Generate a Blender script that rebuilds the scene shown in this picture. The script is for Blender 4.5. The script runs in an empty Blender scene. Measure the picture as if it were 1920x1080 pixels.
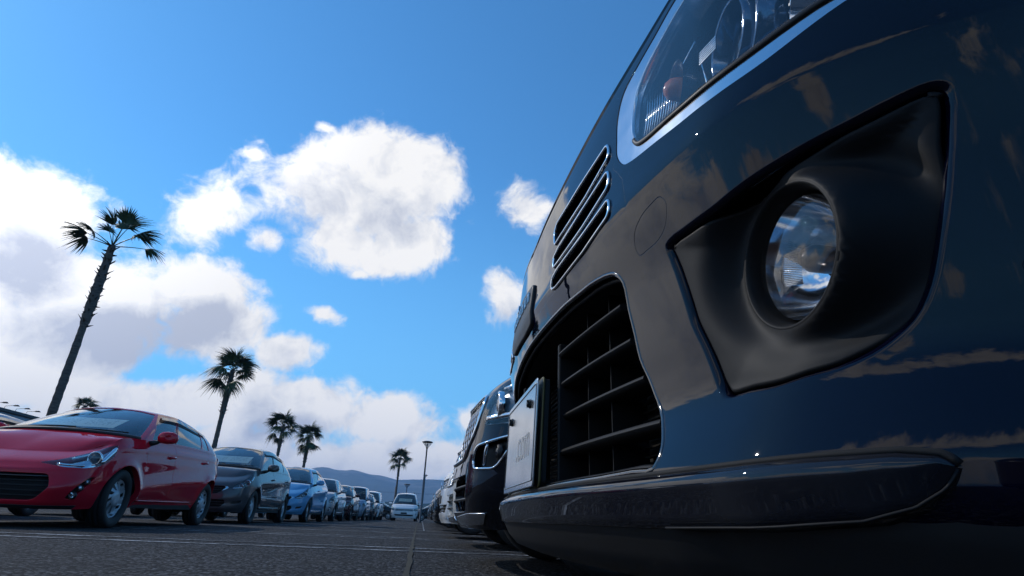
import bpy, bmesh, math, random
from mathutils import Vector, Matrix, noise
from mathutils.geometry import delaunay_2d_cdt
import numpy as np
R = math.radians
rng = random.Random(7)
SC = bpy.context.scene
COL = SC.collection

# ------------------------------------------------------------------ camera
cam_data = bpy.data.cameras.new('camera')
cam = bpy.data.objects.new('camera', cam_data)
COL.objects.link(cam)
SC.camera = cam
cam_data.sensor_width = 36.0
cam_data.lens = 1036.4 / 1920 * 36.0
cam_data.clip_start = 0.01
cam_data.clip_end = 30000
_d = Vector((792.5 - 960, -(971.6 - 540), -1036.4)).normalized()      # the aisle direction (+Y) in lens space
_u = Vector((math.sin(R(5.5)), math.cos(R(5.5)), 0)); _u = (_u - _d * _u.dot(_d)).normalized()
_x = _d.cross(_u)
_m = Matrix((_x, _d, _u))                                            # rows: world axes seen from the lens
cam.matrix_world = Matrix.Translation((0, 0, 0.238)) @ _m.to_4x4()

# ------------------------------------------------------------------ exposure
SC.view_settings.view_transform = 'Standard'
SC.view_settings.look = 'None'
SC.view_settings.gamma = 1.0
SC.view_settings.exposure = 0.0
SC.cycles.use_denoising = True
SC.cycles.max_bounces = 10
SC.cycles.transparent_max_bounces = 16
SC.cycles.volume_bounces = 0
SC.cycles.caustics_reflective = False
SC.cycles.caustics_refractive = False
SC.cycles.sample_clamp_indirect = 6.0

# ------------------------------------------------------------------ sun: ahead and to the left, out of frame
SUN_EL, SUN_AZ = R(38), R(-58)                                       # azimuth from +Y towards +X
sun_data = bpy.data.lights.new('sun', 'SUN')
sun_data.energy = 2.0
sun_data.angle = R(0.55)
sun_data.color = (1.0, 0.95, 0.88)
sun = bpy.data.objects.new('sun', sun_data)
COL.objects.link(sun)
_s = Vector((math.cos(SUN_EL) * math.sin(SUN_AZ), math.cos(SUN_EL) * math.cos(SUN_AZ), math.sin(SUN_EL)))
sun.rotation_euler = _s.to_track_quat('Z', 'Y').to_euler()
sun.location = _s * 60

# ------------------------------------------------------------------ sky with clouds (by direction only)
CLOUDS=[(-0.184,0.879,0.439,9.063,1.83,0.142,-1.312,6.704,-13.973,0.9),
(-0.111,0.9,0.422,11.854,1.588,-0.264,-1.699,8.842,-19.319,0.9),
(-0.168,0.85,0.499,5.831,0.943,0.352,-0.592,4.692,-8.2,1),
(-0.224,0.83,0.51,11.095,1.462,2.496,0.748,7.028,-11.109,0.9),
(-0.076,0.84,0.537,10.639,0.015,1.489,0.935,6.137,-9.465,0.95),
(-0.068,0.891,0.449,12.392,0.16,1.547,1.189,5.986,-11.709,0.9),
(-0.151,0.81,0.566,11.5,0.621,2.179,0.994,9.229,-12.938,0.9),
(-0.378,0.823,0.424,16.838,8.508,-1.497,-3.632,5.775,-14.435,0.62),
(-0.298,0.861,0.413,27.691,6.397,6.642,2.707,17.138,-33.778,0.6),
(0.135,0.844,0.519,19.95,-1.688,-2.458,-1.406,12.67,-20.261,0.6),
(0.118,0.923,0.367,21.947,-5.442,6.645,5.788,5.179,-14.863,0.62),
(-0.2,0.928,0.315,29.703,8.465,-6.096,-14.439,17.693,-61.234,0.55),
(-0.148,0.91,0.387,49.596,4.854,7.499,9.848,43.255,-97.923,0.45),
(-0.32,0.79,0.524,46.919,14.879,6.194,-10.355,43.224,-71.456,0.42),
(-0.219,0.778,0.588,38.954,8.182,3.662,-10.445,47.548,-66.772,0.42),
(-0.572,0.748,0.336,7.702,6.227,-0.755,-1.565,2.847,-9.002,1.1),
(-0.491,0.827,0.274,5.939,4.13,-1.809,-2.21,2.06,-10.177,1.1),
(-0.385,0.866,0.318,8.998,4.185,-0.522,-2.003,5.146,-16.426,1),
(-0.358,0.894,0.268,9.919,3.356,2.042,1.733,4.871,-13.934,1),
(-0.535,0.82,0.203,6.099,3.575,1.623,2.053,4.879,-14.265,1.1),
(-0.25,0.937,0.244,16.422,5.337,-3.705,-5.458,5.487,-26.69,0.75),
(-0.22,0.962,0.159,5.859,1.378,-0.229,0.188,2.813,-16.744,0.95),
(-0.072,0.986,0.151,7.715,0.68,-0.741,-1.003,2.409,-16.233,0.95),
(-0.429,0.894,0.129,4.377,2.006,0.652,3.82,4.832,-20.86,0.95),
(-0.54,0.829,0.145,8.859,5.442,1.888,3.906,6.435,-22.175,0.8),
(-0.323,0.931,0.172,9.153,2.935,1.284,3.63,5.537,-23.191,0.9),
(-0.09,0.993,0.08,4.255,0.384,0.045,1.279,1.491,-17.017,1),
(-0.36,0.931,0.068,3.263,1.255,0.101,2.848,2.448,-18.469,0.95),
(0.065,0.985,0.16,21.296,-1.584,1.14,2.682,5.025,-32.092,0.5),
(-0.727,0.655,0.208,2.396,2.661,0,-0.805,0.725,-5.095,1.1),
(-0.87,0.462,0.174,1.681,3.162,0,-1.098,0.584,-7.053,0.9),
(-0.76,0.552,0.342,3.742,5.15,0,-3.171,2.304,-10.768,0.8),
(-0.7,-0.283,0.656,-1.073,2.656,0,-6.97,-2.816,-8.648,0.8),
(-0.534,-0.594,0.602,-3.041,2.738,0,-4.615,-5.125,-9.152,0.7),
(-0.809,-0.467,0.358,-7.162,12.405,0,-3.556,-2.053,-10.698,0.7),
(-0.986,-0.086,0.139,-0.25,2.854,0,-1.324,-0.116,-9.456,0.9),
(-0.635,-0.757,0.156,-1.756,1.473,0,-0.96,-1.144,-9.432,0.8)]
BASES=[(-0.462,0.859,0.222,6.532,3.506,0.028,0.062,3.881,-14.908,1),
(-0.378,0.887,0.264,11.016,3.995,2.358,2.353,6.583,-18.762,0.9),
(-0.56,0.775,0.294,10.883,8.485,-1.638,-2.229,4.111,-15.078,0.7),
(-0.135,0.864,0.484,8.969,1.368,0.065,-1.614,8.554,-15.712,0.35),
(-0.216,0.968,0.13,9.565,2.01,0.91,5.825,6.446,-38.33,0.4)]
world = bpy.data.worlds.new('World')
SC.world = world
world.use_nodes = True
NT = world.node_tree
NT.nodes.clear()


class G:
    """tiny helper that wires shader nodes"""
    def __init__(s, nt): s.nt = nt
    def n(s, t, **k):
        a = s.nt.nodes.new(t)
        for q, v in k.items(): setattr(a, q, v)
        return a
    def put(s, sock, v):
        if hasattr(v, 'is_output'): s.nt.links.new(v, sock)
        elif v is not None: sock.default_value = v
    def m(s, op, a, b=None, c=None, clamp=False):
        q = s.n('ShaderNodeMath', operation=op, use_clamp=clamp)
        s.put(q.inputs[0], a)
        if b is not None: s.put(q.inputs[1], b)
        if c is not None: s.put(q.inputs[2], c)
        return q.outputs[0]
    def v(s, op, a, b=None):
        q = s.n('ShaderNodeVectorMath', operation=op)
        s.put(q.inputs[0], a)
        if b is not None:
            s.put(q.inputs[3] if op == 'SCALE' else q.inputs[1], b)
        return q.outputs['Value'] if op in ('DOT_PRODUCT', 'LENGTH', 'DISTANCE') else q.outputs[0]
    def noise(s, vec, scale, detail=6, rough=.55, out=0, dist=0.0):
        q = s.n('ShaderNodeTexNoise')
        s.put(q.inputs['Vector'], vec); q.inputs['Scale'].default_value = scale
        q.inputs['Detail'].default_value = detail; q.inputs['Roughness'].default_value = rough
        q.inputs['Distortion'].default_value = dist
        return q.outputs[out]
    def mix(s, f, a, b, mode='MIX'):
        q = s.n('ShaderNodeMix', data_type='RGBA', blend_type=mode)
        s.put(q.inputs[0], f); s.put(q.inputs[6], a); s.put(q.inputs[7], b)
        return q.outputs[2]
    def step(s, x, lo, hi, a=0.0, b=1.0):
        q = s.n('ShaderNodeMapRange', interpolation_type='SMOOTHSTEP')
        s.put(q.inputs[0], x); s.put(q.inputs[1], lo); s.put(q.inputs[2], hi); s.put(q.inputs[3], a); s.put(q.inputs[4], b)
        return q.outputs[0]
    def ramp(s, x, stops):
        q = s.n('ShaderNodeValToRGB'); s.put(q.inputs[0], x)
        while len(q.color_ramp.elements) < len(stops): q.color_ramp.elements.new(0.5)
        for e, (p, cc) in zip(q.color_ramp.elements, stops): e.position = p; e.color = cc
        return q.outputs[0]


def build_sky():
    g = G(NT)
    d = g.n('ShaderNodeTexCoord').outputs['Generated']
    sky = g.n('ShaderNodeTexSky', sky_type='NISHITA')
    sky.sun_disc = False
    sky.sun_elevation = SUN_EL; sky.sun_rotation = SUN_AZ
    sky.altitude = 0; sky.air_density = 1.0; sky.dust_density = 0.1; sky.ozone_density = 2.2
    base = g.mix(1.0, sky.outputs[0], (SKY_TINT[0], SKY_TINT[1], SKY_TINT[2], 1), 'MULTIPLY')
    z = g.n('ShaderNodeSeparateXYZ'); NT.links.new(d, z.inputs[0]); dz = z.outputs[2]
    # cloud noise on the direction sphere, warped
    w = g.v('SCALE', g.v('SUBTRACT', g.noise(d, 5.0, 3, .6, out=1), (.5, .5, .5)), 0.10)
    p = g.v('ADD', d, w)
    n1 = g.noise(p, 5.5, 7, .60)
    n2 = g.noise(g.v('ADD', p, (_s.x * .022 - .008, _s.y * .022, .03)), 5.5, 7, .60)
    n3 = g.noise(p, 19.0, 5, .62)
    def blobs(lst):
        acc = None
        for b in lst:
            a1 = g.v('DOT_PRODUCT', d, b[3:6]); a2 = g.v('DOT_PRODUCT', d, b[6:9])
            r2 = g.m('MULTIPLY_ADD', a2, a2, g.m('MULTIPLY', a1, a1))
            m_ = g.m('MULTIPLY_ADD', g.m('SQRT', r2), -b[9] * 1.25, b[9] * 1.25)
            acc = m_ if acc is None else g.m('SMOOTH_MAX', acc, m_, 0.12)
        return acc
    inview = g.step(g.v('DOT_PRODUCT', d, (-.05, .93, .36)), .62, .80)
    placed = blobs(CLOUDS)
    low = g.noise(g.v('ADD', g.v('MULTIPLY', d, (1, 1, 1.6)), (3.1, 7.7, 1.9)), 2.3, 3, .5)
    wide = g.m('ADD', g.m('MULTIPLY_ADD', low, 4.2, -2.85), g.step(dz, .26, .03, 0.0, .75))
    mask = g.m('MAXIMUM', placed, g.m('MULTIPLY_ADD', inview, -3.0, wide))
    mask = g.m('MINIMUM', mask, 0.95)
    dens = g.m('ADD', g.m('ADD', mask, g.m('MULTIPLY_ADD', n1, 1.7, -.85)), g.m('MULTIPLY_ADD', n3, 1.35, -.675))
    dens = g.m("ADD", dens, -0.04)
    alpha = g.step(dens, -0.16, 0.40)
    # lit tops and grey bases
    rel = g.m('SUBTRACT', n1, n2)
    lit = g.m('ADD', g.m('MULTIPLY_ADD', rel, 3.6, .84), g.m('MULTIPLY', g.m('SUBTRACT', n3, .5), .35))
    sh = g.m('MULTIPLY', g.m('MAXIMUM', blobs(BASES), 0.0), inview)
    sh2 = g.m('MULTIPLY', g.step(dens, .7, 1.5), g.m('SUBTRACT', 1.0, inview))
    lit = g.m('SUBTRACT', lit, g.m('MULTIPLY_ADD', sh, 1.6, g.m('MULTIPLY', sh2, .6)), clamp=True)
    S = 10.0
    glow = g.step(g.v('DOT_PRODUCT', d, tuple(_s)), .76, .97, 1.0, 1.55)      # clouds shine brighter round the sun
    ccol = g.ramp(lit, [(0.0, (.54 * S, .58 * S, .69 * S, 1)), (0.45, (.80 * S, .82 * S, .87 * S, 1)), (0.85, (1.02 * S, 1.01 * S, 1.0 * S, 1))])
    # veil of haze close to the horizon
    base = g.mix(g.step(dz, .60, .05, 0.0, .66), base, (.20 * S, .59 * S, 1.0 * S, 1))
    veil = g.step(dz, .16, .0, 0.0, .55)
    base = g.mix(veil, base, (.62 * S, .72 * S, .84 * S, 1))
    ccol = g.v('SCALE', ccol, glow)
    col = g.mix(alpha, base, ccol)
    bg = g.n('ShaderNodeBackground'); NT.links.new(col, bg.inputs[0]); bg.inputs[1].default_value = 0.1
    out = g.n('ShaderNodeOutputWorld'); NT.links.new(bg.outputs[0], out.inputs[0])


SKY_TINT = (0.64, 1.42, 1.84)
build_sky()
world.cycles.sampling_method = 'MANUAL'
world.cycles.sample_map_resolution = 1024

# ================================================================== helpers
def tag(o, label=None, cat=None, group=None, kind=None):
    if label: o['label'] = label
    if cat: o['category'] = cat
    if group: o['group'] = group
    if kind: o['kind'] = kind
    return o


def empty(name, loc=(0, 0, 0), rz=0.0, parent=None):
    o = bpy.data.objects.new(name, None)
    COL.objects.link(o)
    o.location = loc
    o.rotation_euler = (0, 0, rz)
    o.empty_display_size = .2
    if parent: o.parent = parent
    return o


def mesh_data(name, V, F, mats, N=None, fm=None, smooth=True):
    me = bpy.data.meshes.new(name)
    me.from_pydata([tuple(map(float, v)) for v in V], [], [tuple(map(int, f)) for f in F])
    for m in (mats if isinstance(mats, (list, tuple)) else [mats]): me.materials.append(m)
    if fm is not None: me.polygons.foreach_set('material_index', np.asarray(fm, dtype=np.int32))
    me.polygons.foreach_set('use_smooth', [bool(smooth)] * len(me.polygons))
    me.update()
    if N is not None: me.normals_split_custom_set_from_vertices([tuple(map(float, n)) for n in N])
    return me


def mobj(name, V, F, mats, parent=None, N=None, fm=None, smooth=True, loc=None):
    o = bpy.data.objects.new(name, mesh_data(name, V, F, mats, N, fm, smooth))
    COL.objects.link(o)
    if parent: o.parent = parent
    if loc: o.location = loc
    return o


def link(name, me, parent=None, loc=(0, 0, 0), rot=(0, 0, 0), scale=(1, 1, 1)):
    o = bpy.data.objects.new(name, me)
    COL.objects.link(o)
    o.location = loc; o.rotation_euler = rot; o.scale = scale
    if parent: o.parent = parent
    return o


def copy_tree(o, parent=None):
    c = o.copy()
    COL.objects.link(c)
    c.parent = parent
    if parent is not None: c.matrix_parent_inverse = o.matrix_parent_inverse
    for ch in o.children: copy_tree(ch, c)
    return c


class MB:
    """collects simple solids into one mesh"""
    def __init__(s): s.V = []; s.F = []; s.M = []; s.mi = 0
    def add(s, V, F):
        b = len(s.V)
        s.V += [tuple(v) for v in V]
        s.F += [tuple(b + i for i in f) for f in F]
        s.M += [s.mi] * len(F)
    def box(s, c, d, rz=0.0, taper=1.0, ch=0.0):
        """box centre c, full sizes d; ch chamfers the vertical edges and the top"""
        x, y, z = d[0] / 2, d[1] / 2, d[2] / 2
        if ch <= 0:
            base = [(-x, -y), (x, -y), (x, y), (-x, y)]
        else:
            base = [(-x + ch, -y), (x - ch, -y), (x, -y + ch), (x, y - ch), (x - ch, y), (-x + ch, y), (-x, y - ch), (-x, -y + ch)]
        cz, sz = math.cos(rz), math.sin(rz)
        rows = [(-z, 1.0), (z - ch, taper), (z, taper * (1 - ch / max(x, y) if ch else 1))] if ch > 0 else [(-z, 1.0), (z, taper)]
        V = []
        for (zz, k) in rows:
            for (a, b) in base:
                a, b = a * k, b * k
                V.append((c[0] + a * cz - b * sz, c[1] + a * sz + b * cz, c[2] + zz))
        n = len(base); F = [tuple(range(n - 1, -1, -1)), tuple(range((len(rows) - 1) * n, len(rows) * n))]
        for r in range(len(rows) - 1):
            for i in range(n):
                j = (i + 1) % n
                F.append((r * n + i, r * n + j, (r + 1) * n + j, (r + 1) * n + i))
        s.add(V, F)
        return s
    def tube(s, pts, rad, n=8, cap=True):
        pts = [Vector(p) for p in pts]
        rad = rad if hasattr(rad, '__len__') else [rad] * len(pts)
        V = []; up = None
        for i, p in enumerate(pts):
            t = (pts[min(i + 1, len(pts) - 1)] - pts[max(i - 1, 0)])
            t = t.normalized() if t.length > 1e-9 else Vector((0, 0, 1))
            if up is None: up = t.orthogonal().normalized()
            up = (up - t * up.dot(t)).normalized()
            w = t.cross(up)
            for k in range(n):
                a = 2 * math.pi * k / n
                V.append(p + (up * math.cos(a) + w * math.sin(a)) * rad[i])
        F = []
        for i in range(len(pts) - 1):
            for k in range(n):
                j = (k + 1) % n
                F.append((i * n + k, i * n + j, (i + 1) * n + j, (i + 1) * n + k))
        if cap: F += [tuple(range(n - 1, -1, -1)), tuple(range((len(pts) - 1) * n, len(pts) * n))]
        s.add(V, F)
        return s
    def lathe(s, prof, n=24, M=None, a0=0.0, a1=2 * math.pi):
        """profile [(r, z)] turned about local z, then matrix M"""
        full = abs(a1 - a0 - 2 * math.pi) < 1e-6
        cols = n if full else n + 1
        V = []
        for (r, z) in prof:
            for k in range(cols):
                a = a0 + (a1 - a0) * k / n
                p = Vector((r * math.cos(a), r * math.sin(a), z))
                V.append(M @ p if M is not None else p)
        F = []
        for i in range(len(prof) - 1):
            for k in range(n):
                j = (k + 1) % cols
                F.append((i * cols + k, i * cols + j, (i + 1) * cols + j, (i + 1) * cols + k))
        s.add(V, F)
        return s
    def obj(s, name, mats, parent=None, smooth=False, loc=None):
        return mobj(name, s.V, s.F, mats, parent, fm=s.M if isinstance(mats, (list, tuple)) else None, smooth=smooth, loc=loc)


def smooth_by_angle(o, deg=35):
    """flat-shade faces that meet at a sharp edge"""
    me = o.data
    bm = bmesh.new(); bm.from_mesh(me)
    bmesh.ops.remove_doubles(bm, verts=bm.verts, dist=1e-5)
    for e in bm.edges:
        e.smooth = not (len(e.link_faces) == 2 and e.calc_face_angle(0) > R(deg))
    for f in bm.faces: f.smooth = True
    bm.to_mesh(me); bm.free()
    return o


class Curve1:
    """smooth interpolation through knots (monotone-limited cubic)"""
    def __init__(s, xs, ys):
        s.x = np.asarray(xs, float); s.y = np.asarray(ys, float)
        if s.y.ndim == 1: s.y = s.y[:, None]; s.one = True
        else: s.one = False
        h = np.diff(s.x)[:, None]; d = np.diff(s.y, axis=0) / h
        m = np.zeros_like(s.y)
        m[0] = d[0]; m[-1] = d[-1]
        for i in range(1, len(s.x) - 1):
            a, b = d[i - 1], d[i]
            m[i] = np.where(a * b > 0, 2 * a * b / np.where(np.abs(a + b) < 1e-12, 1e-12, a + b), 0.0)
        s.m = m
    def __call__(s, t):
        t = np.clip(np.asarray(t, float), s.x[0], s.x[-1])
        i = np.clip(np.searchsorted(s.x, t, side='right') - 1, 0, len(s.x) - 2)
        h = (s.x[i + 1] - s.x[i]); q = ((t - s.x[i]) / h)[..., None]; h = h[..., None]
        r = ((2 * q**3 - 3 * q**2 + 1) * s.y[i] + (q**3 - 2 * q**2 + q) * h * s.m[i]
             + (-2 * q**3 + 3 * q**2) * s.y[i + 1] + (q**3 - q**2) * h * s.m[i + 1])
        return r[..., 0] if s.one else r


def catmull(P, n=8, closed=True):
    """dense smooth loop through points"""
    P = [np.asarray(p, float) for p in P]; out = []; N = len(P)
    for i in range(N if closed else N - 1):
        g = (lambda k: P[k % N]) if closed else (lambda k: P[min(max(k, 0), N - 1)])
        p0, p1, p2, p3 = g(i - 1), g(i), g(i + 1), g(i + 2)
        d0, d1, d2 = [max(np.linalg.norm(b - a), 1e-6) ** .5 for a, b in ((p0, p1), (p1, p2), (p2, p3))]
        m1 = p2 - p1 + d1 * ((p1 - p0) / d0 - (p2 - p0) / (d0 + d1))
        m2 = p2 - p1 + d1 * ((p3 - p2) / d2 - (p3 - p1) / (d1 + d2))
        for k in range(n):
            q = k / n
            out.append((2 * q**3 - 3 * q**2 + 1) * p1 + (q**3 - 2 * q**2 + q) * m1 + (-2 * q**3 + 3 * q**2) * p2 + (q**3 - q**2) * m2)
    if not closed: out.append(P[-1])
    return np.array(out)


def rounded(P, r, n=5, step=None):
    """polygon with rounded corners; r one radius or one per corner; long edges subdivided by step"""
    P = [np.asarray(p, float) for p in P]; N = len(P)
    rr = list(r) if hasattr(r, '__len__') else [r] * N
    out = []
    for i in range(N):
        p, a, b = P[i], P[i - 1], P[(i + 1) % N]
        la, lb = np.linalg.norm(a - p), np.linalg.norm(b - p)
        k = min(rr[i], .48 * la, .48 * lb)
        if k < 1e-6: out.append(p); continue
        s0 = p + (a - p) / la * k; s1 = p + (b - p) / lb * k
        for j in range(n + 1):
            q = j / n
            out.append((1 - q)**2 * s0 + 2 * q * (1 - q) * p + q * q * s1)
    if step:
        res = []
        for i in range(len(out)):
            a, b = out[i], out[(i + 1) % len(out)]
            k = max(1, int(np.linalg.norm(b - a) / step))
            for j in range(k): res.append(a + (b - a) * j / k)
        out = res
    return np.array(out)


def inside(P, poly):
    """points P (n,2) inside polygon"""
    x, y = P[:, 0], P[:, 1]; c = np.zeros(len(P), bool)
    a = poly; b = np.roll(poly, -1, axis=0)
    for (x0, y0), (x1, y1) in zip(a, b):
        if y0 == y1: continue
        c ^= ((y0 > y) != (y1 > y)) & (x < (x1 - x0) * (y - y0) / (y1 - y0) + x0)
    return c


def seg_dist_mask(P, poly, sc, lim):
    """True for points farther than lim (scaled units) from every edge of the loop"""
    ok = np.ones(len(P), bool)
    A = poly * sc; B = np.roll(poly, -1, axis=0) * sc; Q = P * sc
    lo = A.min(0) - lim; hi = A.max(0) + lim
    idx = np.where(((Q >= lo) & (Q <= hi)).all(1))[0]
    if len(idx) == 0: return ok
    q = Q[idx]
    d2 = np.full(len(q), 1e9)
    for a, b in zip(A, B):
        ab = b - a; L = ab @ ab
        t = np.clip(((q - a) @ ab) / L, 0, 1) if L > 1e-16 else np.zeros(len(q))
        e = q - (a + t[:, None] * ab)
        d2 = np.minimum(d2, (e * e).sum(1))
    ok[idx] = d2 > lim * lim
    return ok


def normals_of(S, uv, e=(1e-3, 1e-3)):
    du = np.array([e[0], 0]); dv = np.array([0, e[1]])
    a = S(uv + du) - S(uv - du); b = S(uv + dv) - S(uv - dv)
    n = np.cross(a, b)
    return n / np.maximum(np.linalg.norm(n, axis=1, keepdims=True), 1e-12)


def triangulate(us, vs, loops, sc=(1, 1), lim=.006):
    """constrained triangulation of the rectangle us x vs with loops as edges"""
    U, Vv = np.meshgrid(us, vs, indexing='ij')
    P = np.stack([U.ravel(), Vv.ravel()], 1)
    bord = (P[:, 0] <= us[0] + 1e-9) | (P[:, 0] >= us[-1] - 1e-9) | (P[:, 1] <= vs[0] + 1e-9) | (P[:, 1] >= vs[-1] - 1e-9)
    keep = np.ones(len(P), bool)
    sc = np.asarray(sc, float)
    for l in loops: keep &= seg_dist_mask(P, np.asarray(l), sc, lim)
    P = P[keep | bord]
    pts = [tuple(p) for p in P]; edges = []
    for l in loops:
        b = len(pts); n = len(l)
        pts += [tuple(p) for p in l]
        edges += [(b + i, b + (i + 1) % n) for i in range(n)]
    V, E, F, *_ = delaunay_2d_cdt([Vector((p[0] * sc[0], p[1] * sc[1])) for p in pts], edges, [], 0, 1e-6)
    V = np.array([(v.x, v.y) for v in V]) / sc
    F = np.array([f for f in F if len(f) == 3], int)
    # drop slivers and what lies outside the rectangle
    c = V[F].mean(1)
    ok = (c[:, 0] > us[0]) & (c[:, 0] < us[-1]) & (c[:, 1] > vs[0]) & (c[:, 1] < vs[-1])
    a = V[F] * sc
    ar = (a[:, 1, 0] - a[:, 0, 0]) * (a[:, 2, 1] - a[:, 0, 1]) - (a[:, 2, 0] - a[:, 0, 0]) * (a[:, 1, 1] - a[:, 0, 1])
    ok &= np.abs(ar) > 1e-10
    F = F[ok]; ar = ar[ok]
    F[ar < 0] = F[ar < 0][:, ::-1]
    return V, F


def panel(S, V, F, off=0.0, gap=0.0, fillet=0.0, depth=0.0, border=None, flip=False, eps=(1e-3, 1e-3), nf=3, move=None):
    """lift the flat triangles F to the surface; round the free rim and run it inwards.
    border(uv)->mask of vertices on the rectangle rim where no rim is made.  returns V3, F, N3"""
    used = np.unique(F); mp = -np.ones(len(V), int); mp[used] = np.arange(len(used))
    F = mp[F]; uv = V[used]
    P = S(uv); N = normals_of(S, uv, eps)
    if flip: N = -N; F = F[:, ::-1]
    P = P + N * off
    if move is not None: P = P + N * move(uv)[:, None]
    Vo = [P]; No = [N]; Fo = [F]
    if gap or fillet or depth:
        cnt = {}
        for f in F:
            for i in range(3):
                a, b = int(f[i]), int(f[(i + 1) % 3])
                if (b, a) in cnt: del cnt[(b, a)]
                else: cnt[(a, b)] = 1
        if border is not None:
            bm_ = border(uv)
            cnt = {k: 1 for k in cnt if not (bm_[k[0]] and bm_[k[1]])}
        if cnt:
            T = np.zeros_like(P); nb = {}
            for a, b in cnt:
                e = P[b] - P[a]; t = np.cross(e, (N[a] + N[b]) / 2)
                l = np.linalg.norm(t)
                if l < 1e-12: continue
                t = t / l
                T[a] += t; T[b] += t
                nb[a] = nb[b] = 1
            ids = np.array(sorted(nb)); l = np.linalg.norm(T[ids], axis=1, keepdims=True)
            T[ids] = T[ids] / np.maximum(l, 1e-9)
            P[ids] -= T[ids] * gap
            loc = {int(a): k for k, a in enumerate(ids)}
            base = len(P); n = len(ids)
            rings = []
            fv = fillet(uv[ids])[:, None] if callable(fillet) else fillet
            if fillet:
                for k in range(1, nf + 1):
                    a = math.pi / 2 * k / nf
                    rings.append((fv * math.sin(a), fv * (1 - math.cos(a)), math.sin(a), math.cos(a)))
            if depth:
                rings.append((fv, fv + depth, 1.0, 0.0))
            Vo.append(P[ids].copy() if not fillet else P[ids]); No.append(N[ids] if fillet else T[ids])
            for (st, dn, kt, kn) in rings:
                Vo.append(P[ids] + T[ids] * st - N[ids] * dn)
                No.append(T[ids] * kt + N[ids] * kn)
            for r in range(len(rings)):
                q0 = base + r * n; q1 = base + (r + 1) * n
                fs = []
                for a, b in cnt:
                    if a not in loc or b not in loc: continue
                    i, j = loc[a], loc[b]
                    fs.append((q0 + i, q1 + i, q1 + j)); fs.append((q0 + i, q1 + j, q0 + j))
                Fo.append(np.array(fs))
    return np.concatenate(Vo), np.concatenate(Fo), np.concatenate(No)


def join3(parts):
    V = []; F = []; N = []; b = 0
    for v, f, n in parts:
        V.append(v); F.append(f + b); N.append(n); b += len(v)
    return np.concatenate(V), np.concatenate(F), np.concatenate(N)


# ================================================================== materials
def mat(name):
    m = bpy.data.materials.new(name); m.use_nodes = True
    g = G(m.node_tree)
    b = m.node_tree.nodes['Principled BSDF']
    return m, g, b


def setp(g, b, **k):
    for q, v in k.items(): g.put(b.inputs[q.replace('_', ' ')], v)


def bump(g, b, h, strength=.3, dist=.01):
    q = g.n('ShaderNodeBump'); g.put(q.inputs['Height'], h)
    q.inputs['Strength'].default_value = strength; q.inputs['Distance'].default_value = dist
    g.put(b.inputs['Normal'], q.outputs[0])


def obj_co(g): return g.n('ShaderNodeTexCoord').outputs['Object']


def paint(name, col, metal=0.0, flake=0.0, dust=0.05, ior=1.47):
    m, g, b = mat(name)
    co = obj_co(g)
    n = g.noise(co, 3.0, 4, .6)
    c = g.mix(g.m('MULTIPLY', g.step(n, .35, .75), dust), (*col, 1), (.20, .20, .20, 1))
    setp(g, b, Base_Color=c, Metallic=metal, Roughness=.42, Coat_Weight=1.0, Coat_IOR=ior)
    b.inputs['Specular IOR Level'].default_value = 0.0
    g.put(b.inputs['Coat Roughness'], g.m('MULTIPLY_ADD', g.noise(co, 9.0, 5, .6), .016, .004))
    # faint orange peel
    q = g.n('ShaderNodeBump'); g.put(q.inputs['Height'], g.noise(co, 130.0, 1, .4))
    q.inputs['Strength'].default_value = .004; q.inputs['Distance'].default_value = .002
    g.put(b.inputs['Coat Normal'], q.outputs[0])
    if flake:
        f = g.noise(co, 1800.0, 1, .5)
        q2 = g.n('ShaderNodeBump'); g.put(q2.inputs['Height'], f)
        q2.inputs['Strength'].default_value = flake; q2.inputs['Distance'].default_value = .001
        g.put(b.inputs['Normal'], q2.outputs[0])
    return m


def plain(name, col, rough=.6, metal=0.0, var=.15, scale=8.0, coat=0.0, bmp=0.0, bscale=200.0, spec=.5):
    m, g, b = mat(name)
    co = obj_co(g)
    n = g.noise(co, scale, 5, .6)
    c = g.mix(n, tuple(x * (1 - var) for x in col) + (1,), tuple(min(1, x * (1 + var)) for x in col) + (1,))
    setp(g, b, Base_Color=c, Metallic=metal, Coat_Weight=coat)
    b.inputs['Specular IOR Level'].default_value = spec
    g.put(b.inputs['Roughness'], g.m('MULTIPLY_ADD', n, .18, rough - .09, clamp=True))
    if bmp: bump(g, b, g.noise(co, bscale, 3, .6), bmp, .002)
    return m


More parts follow.
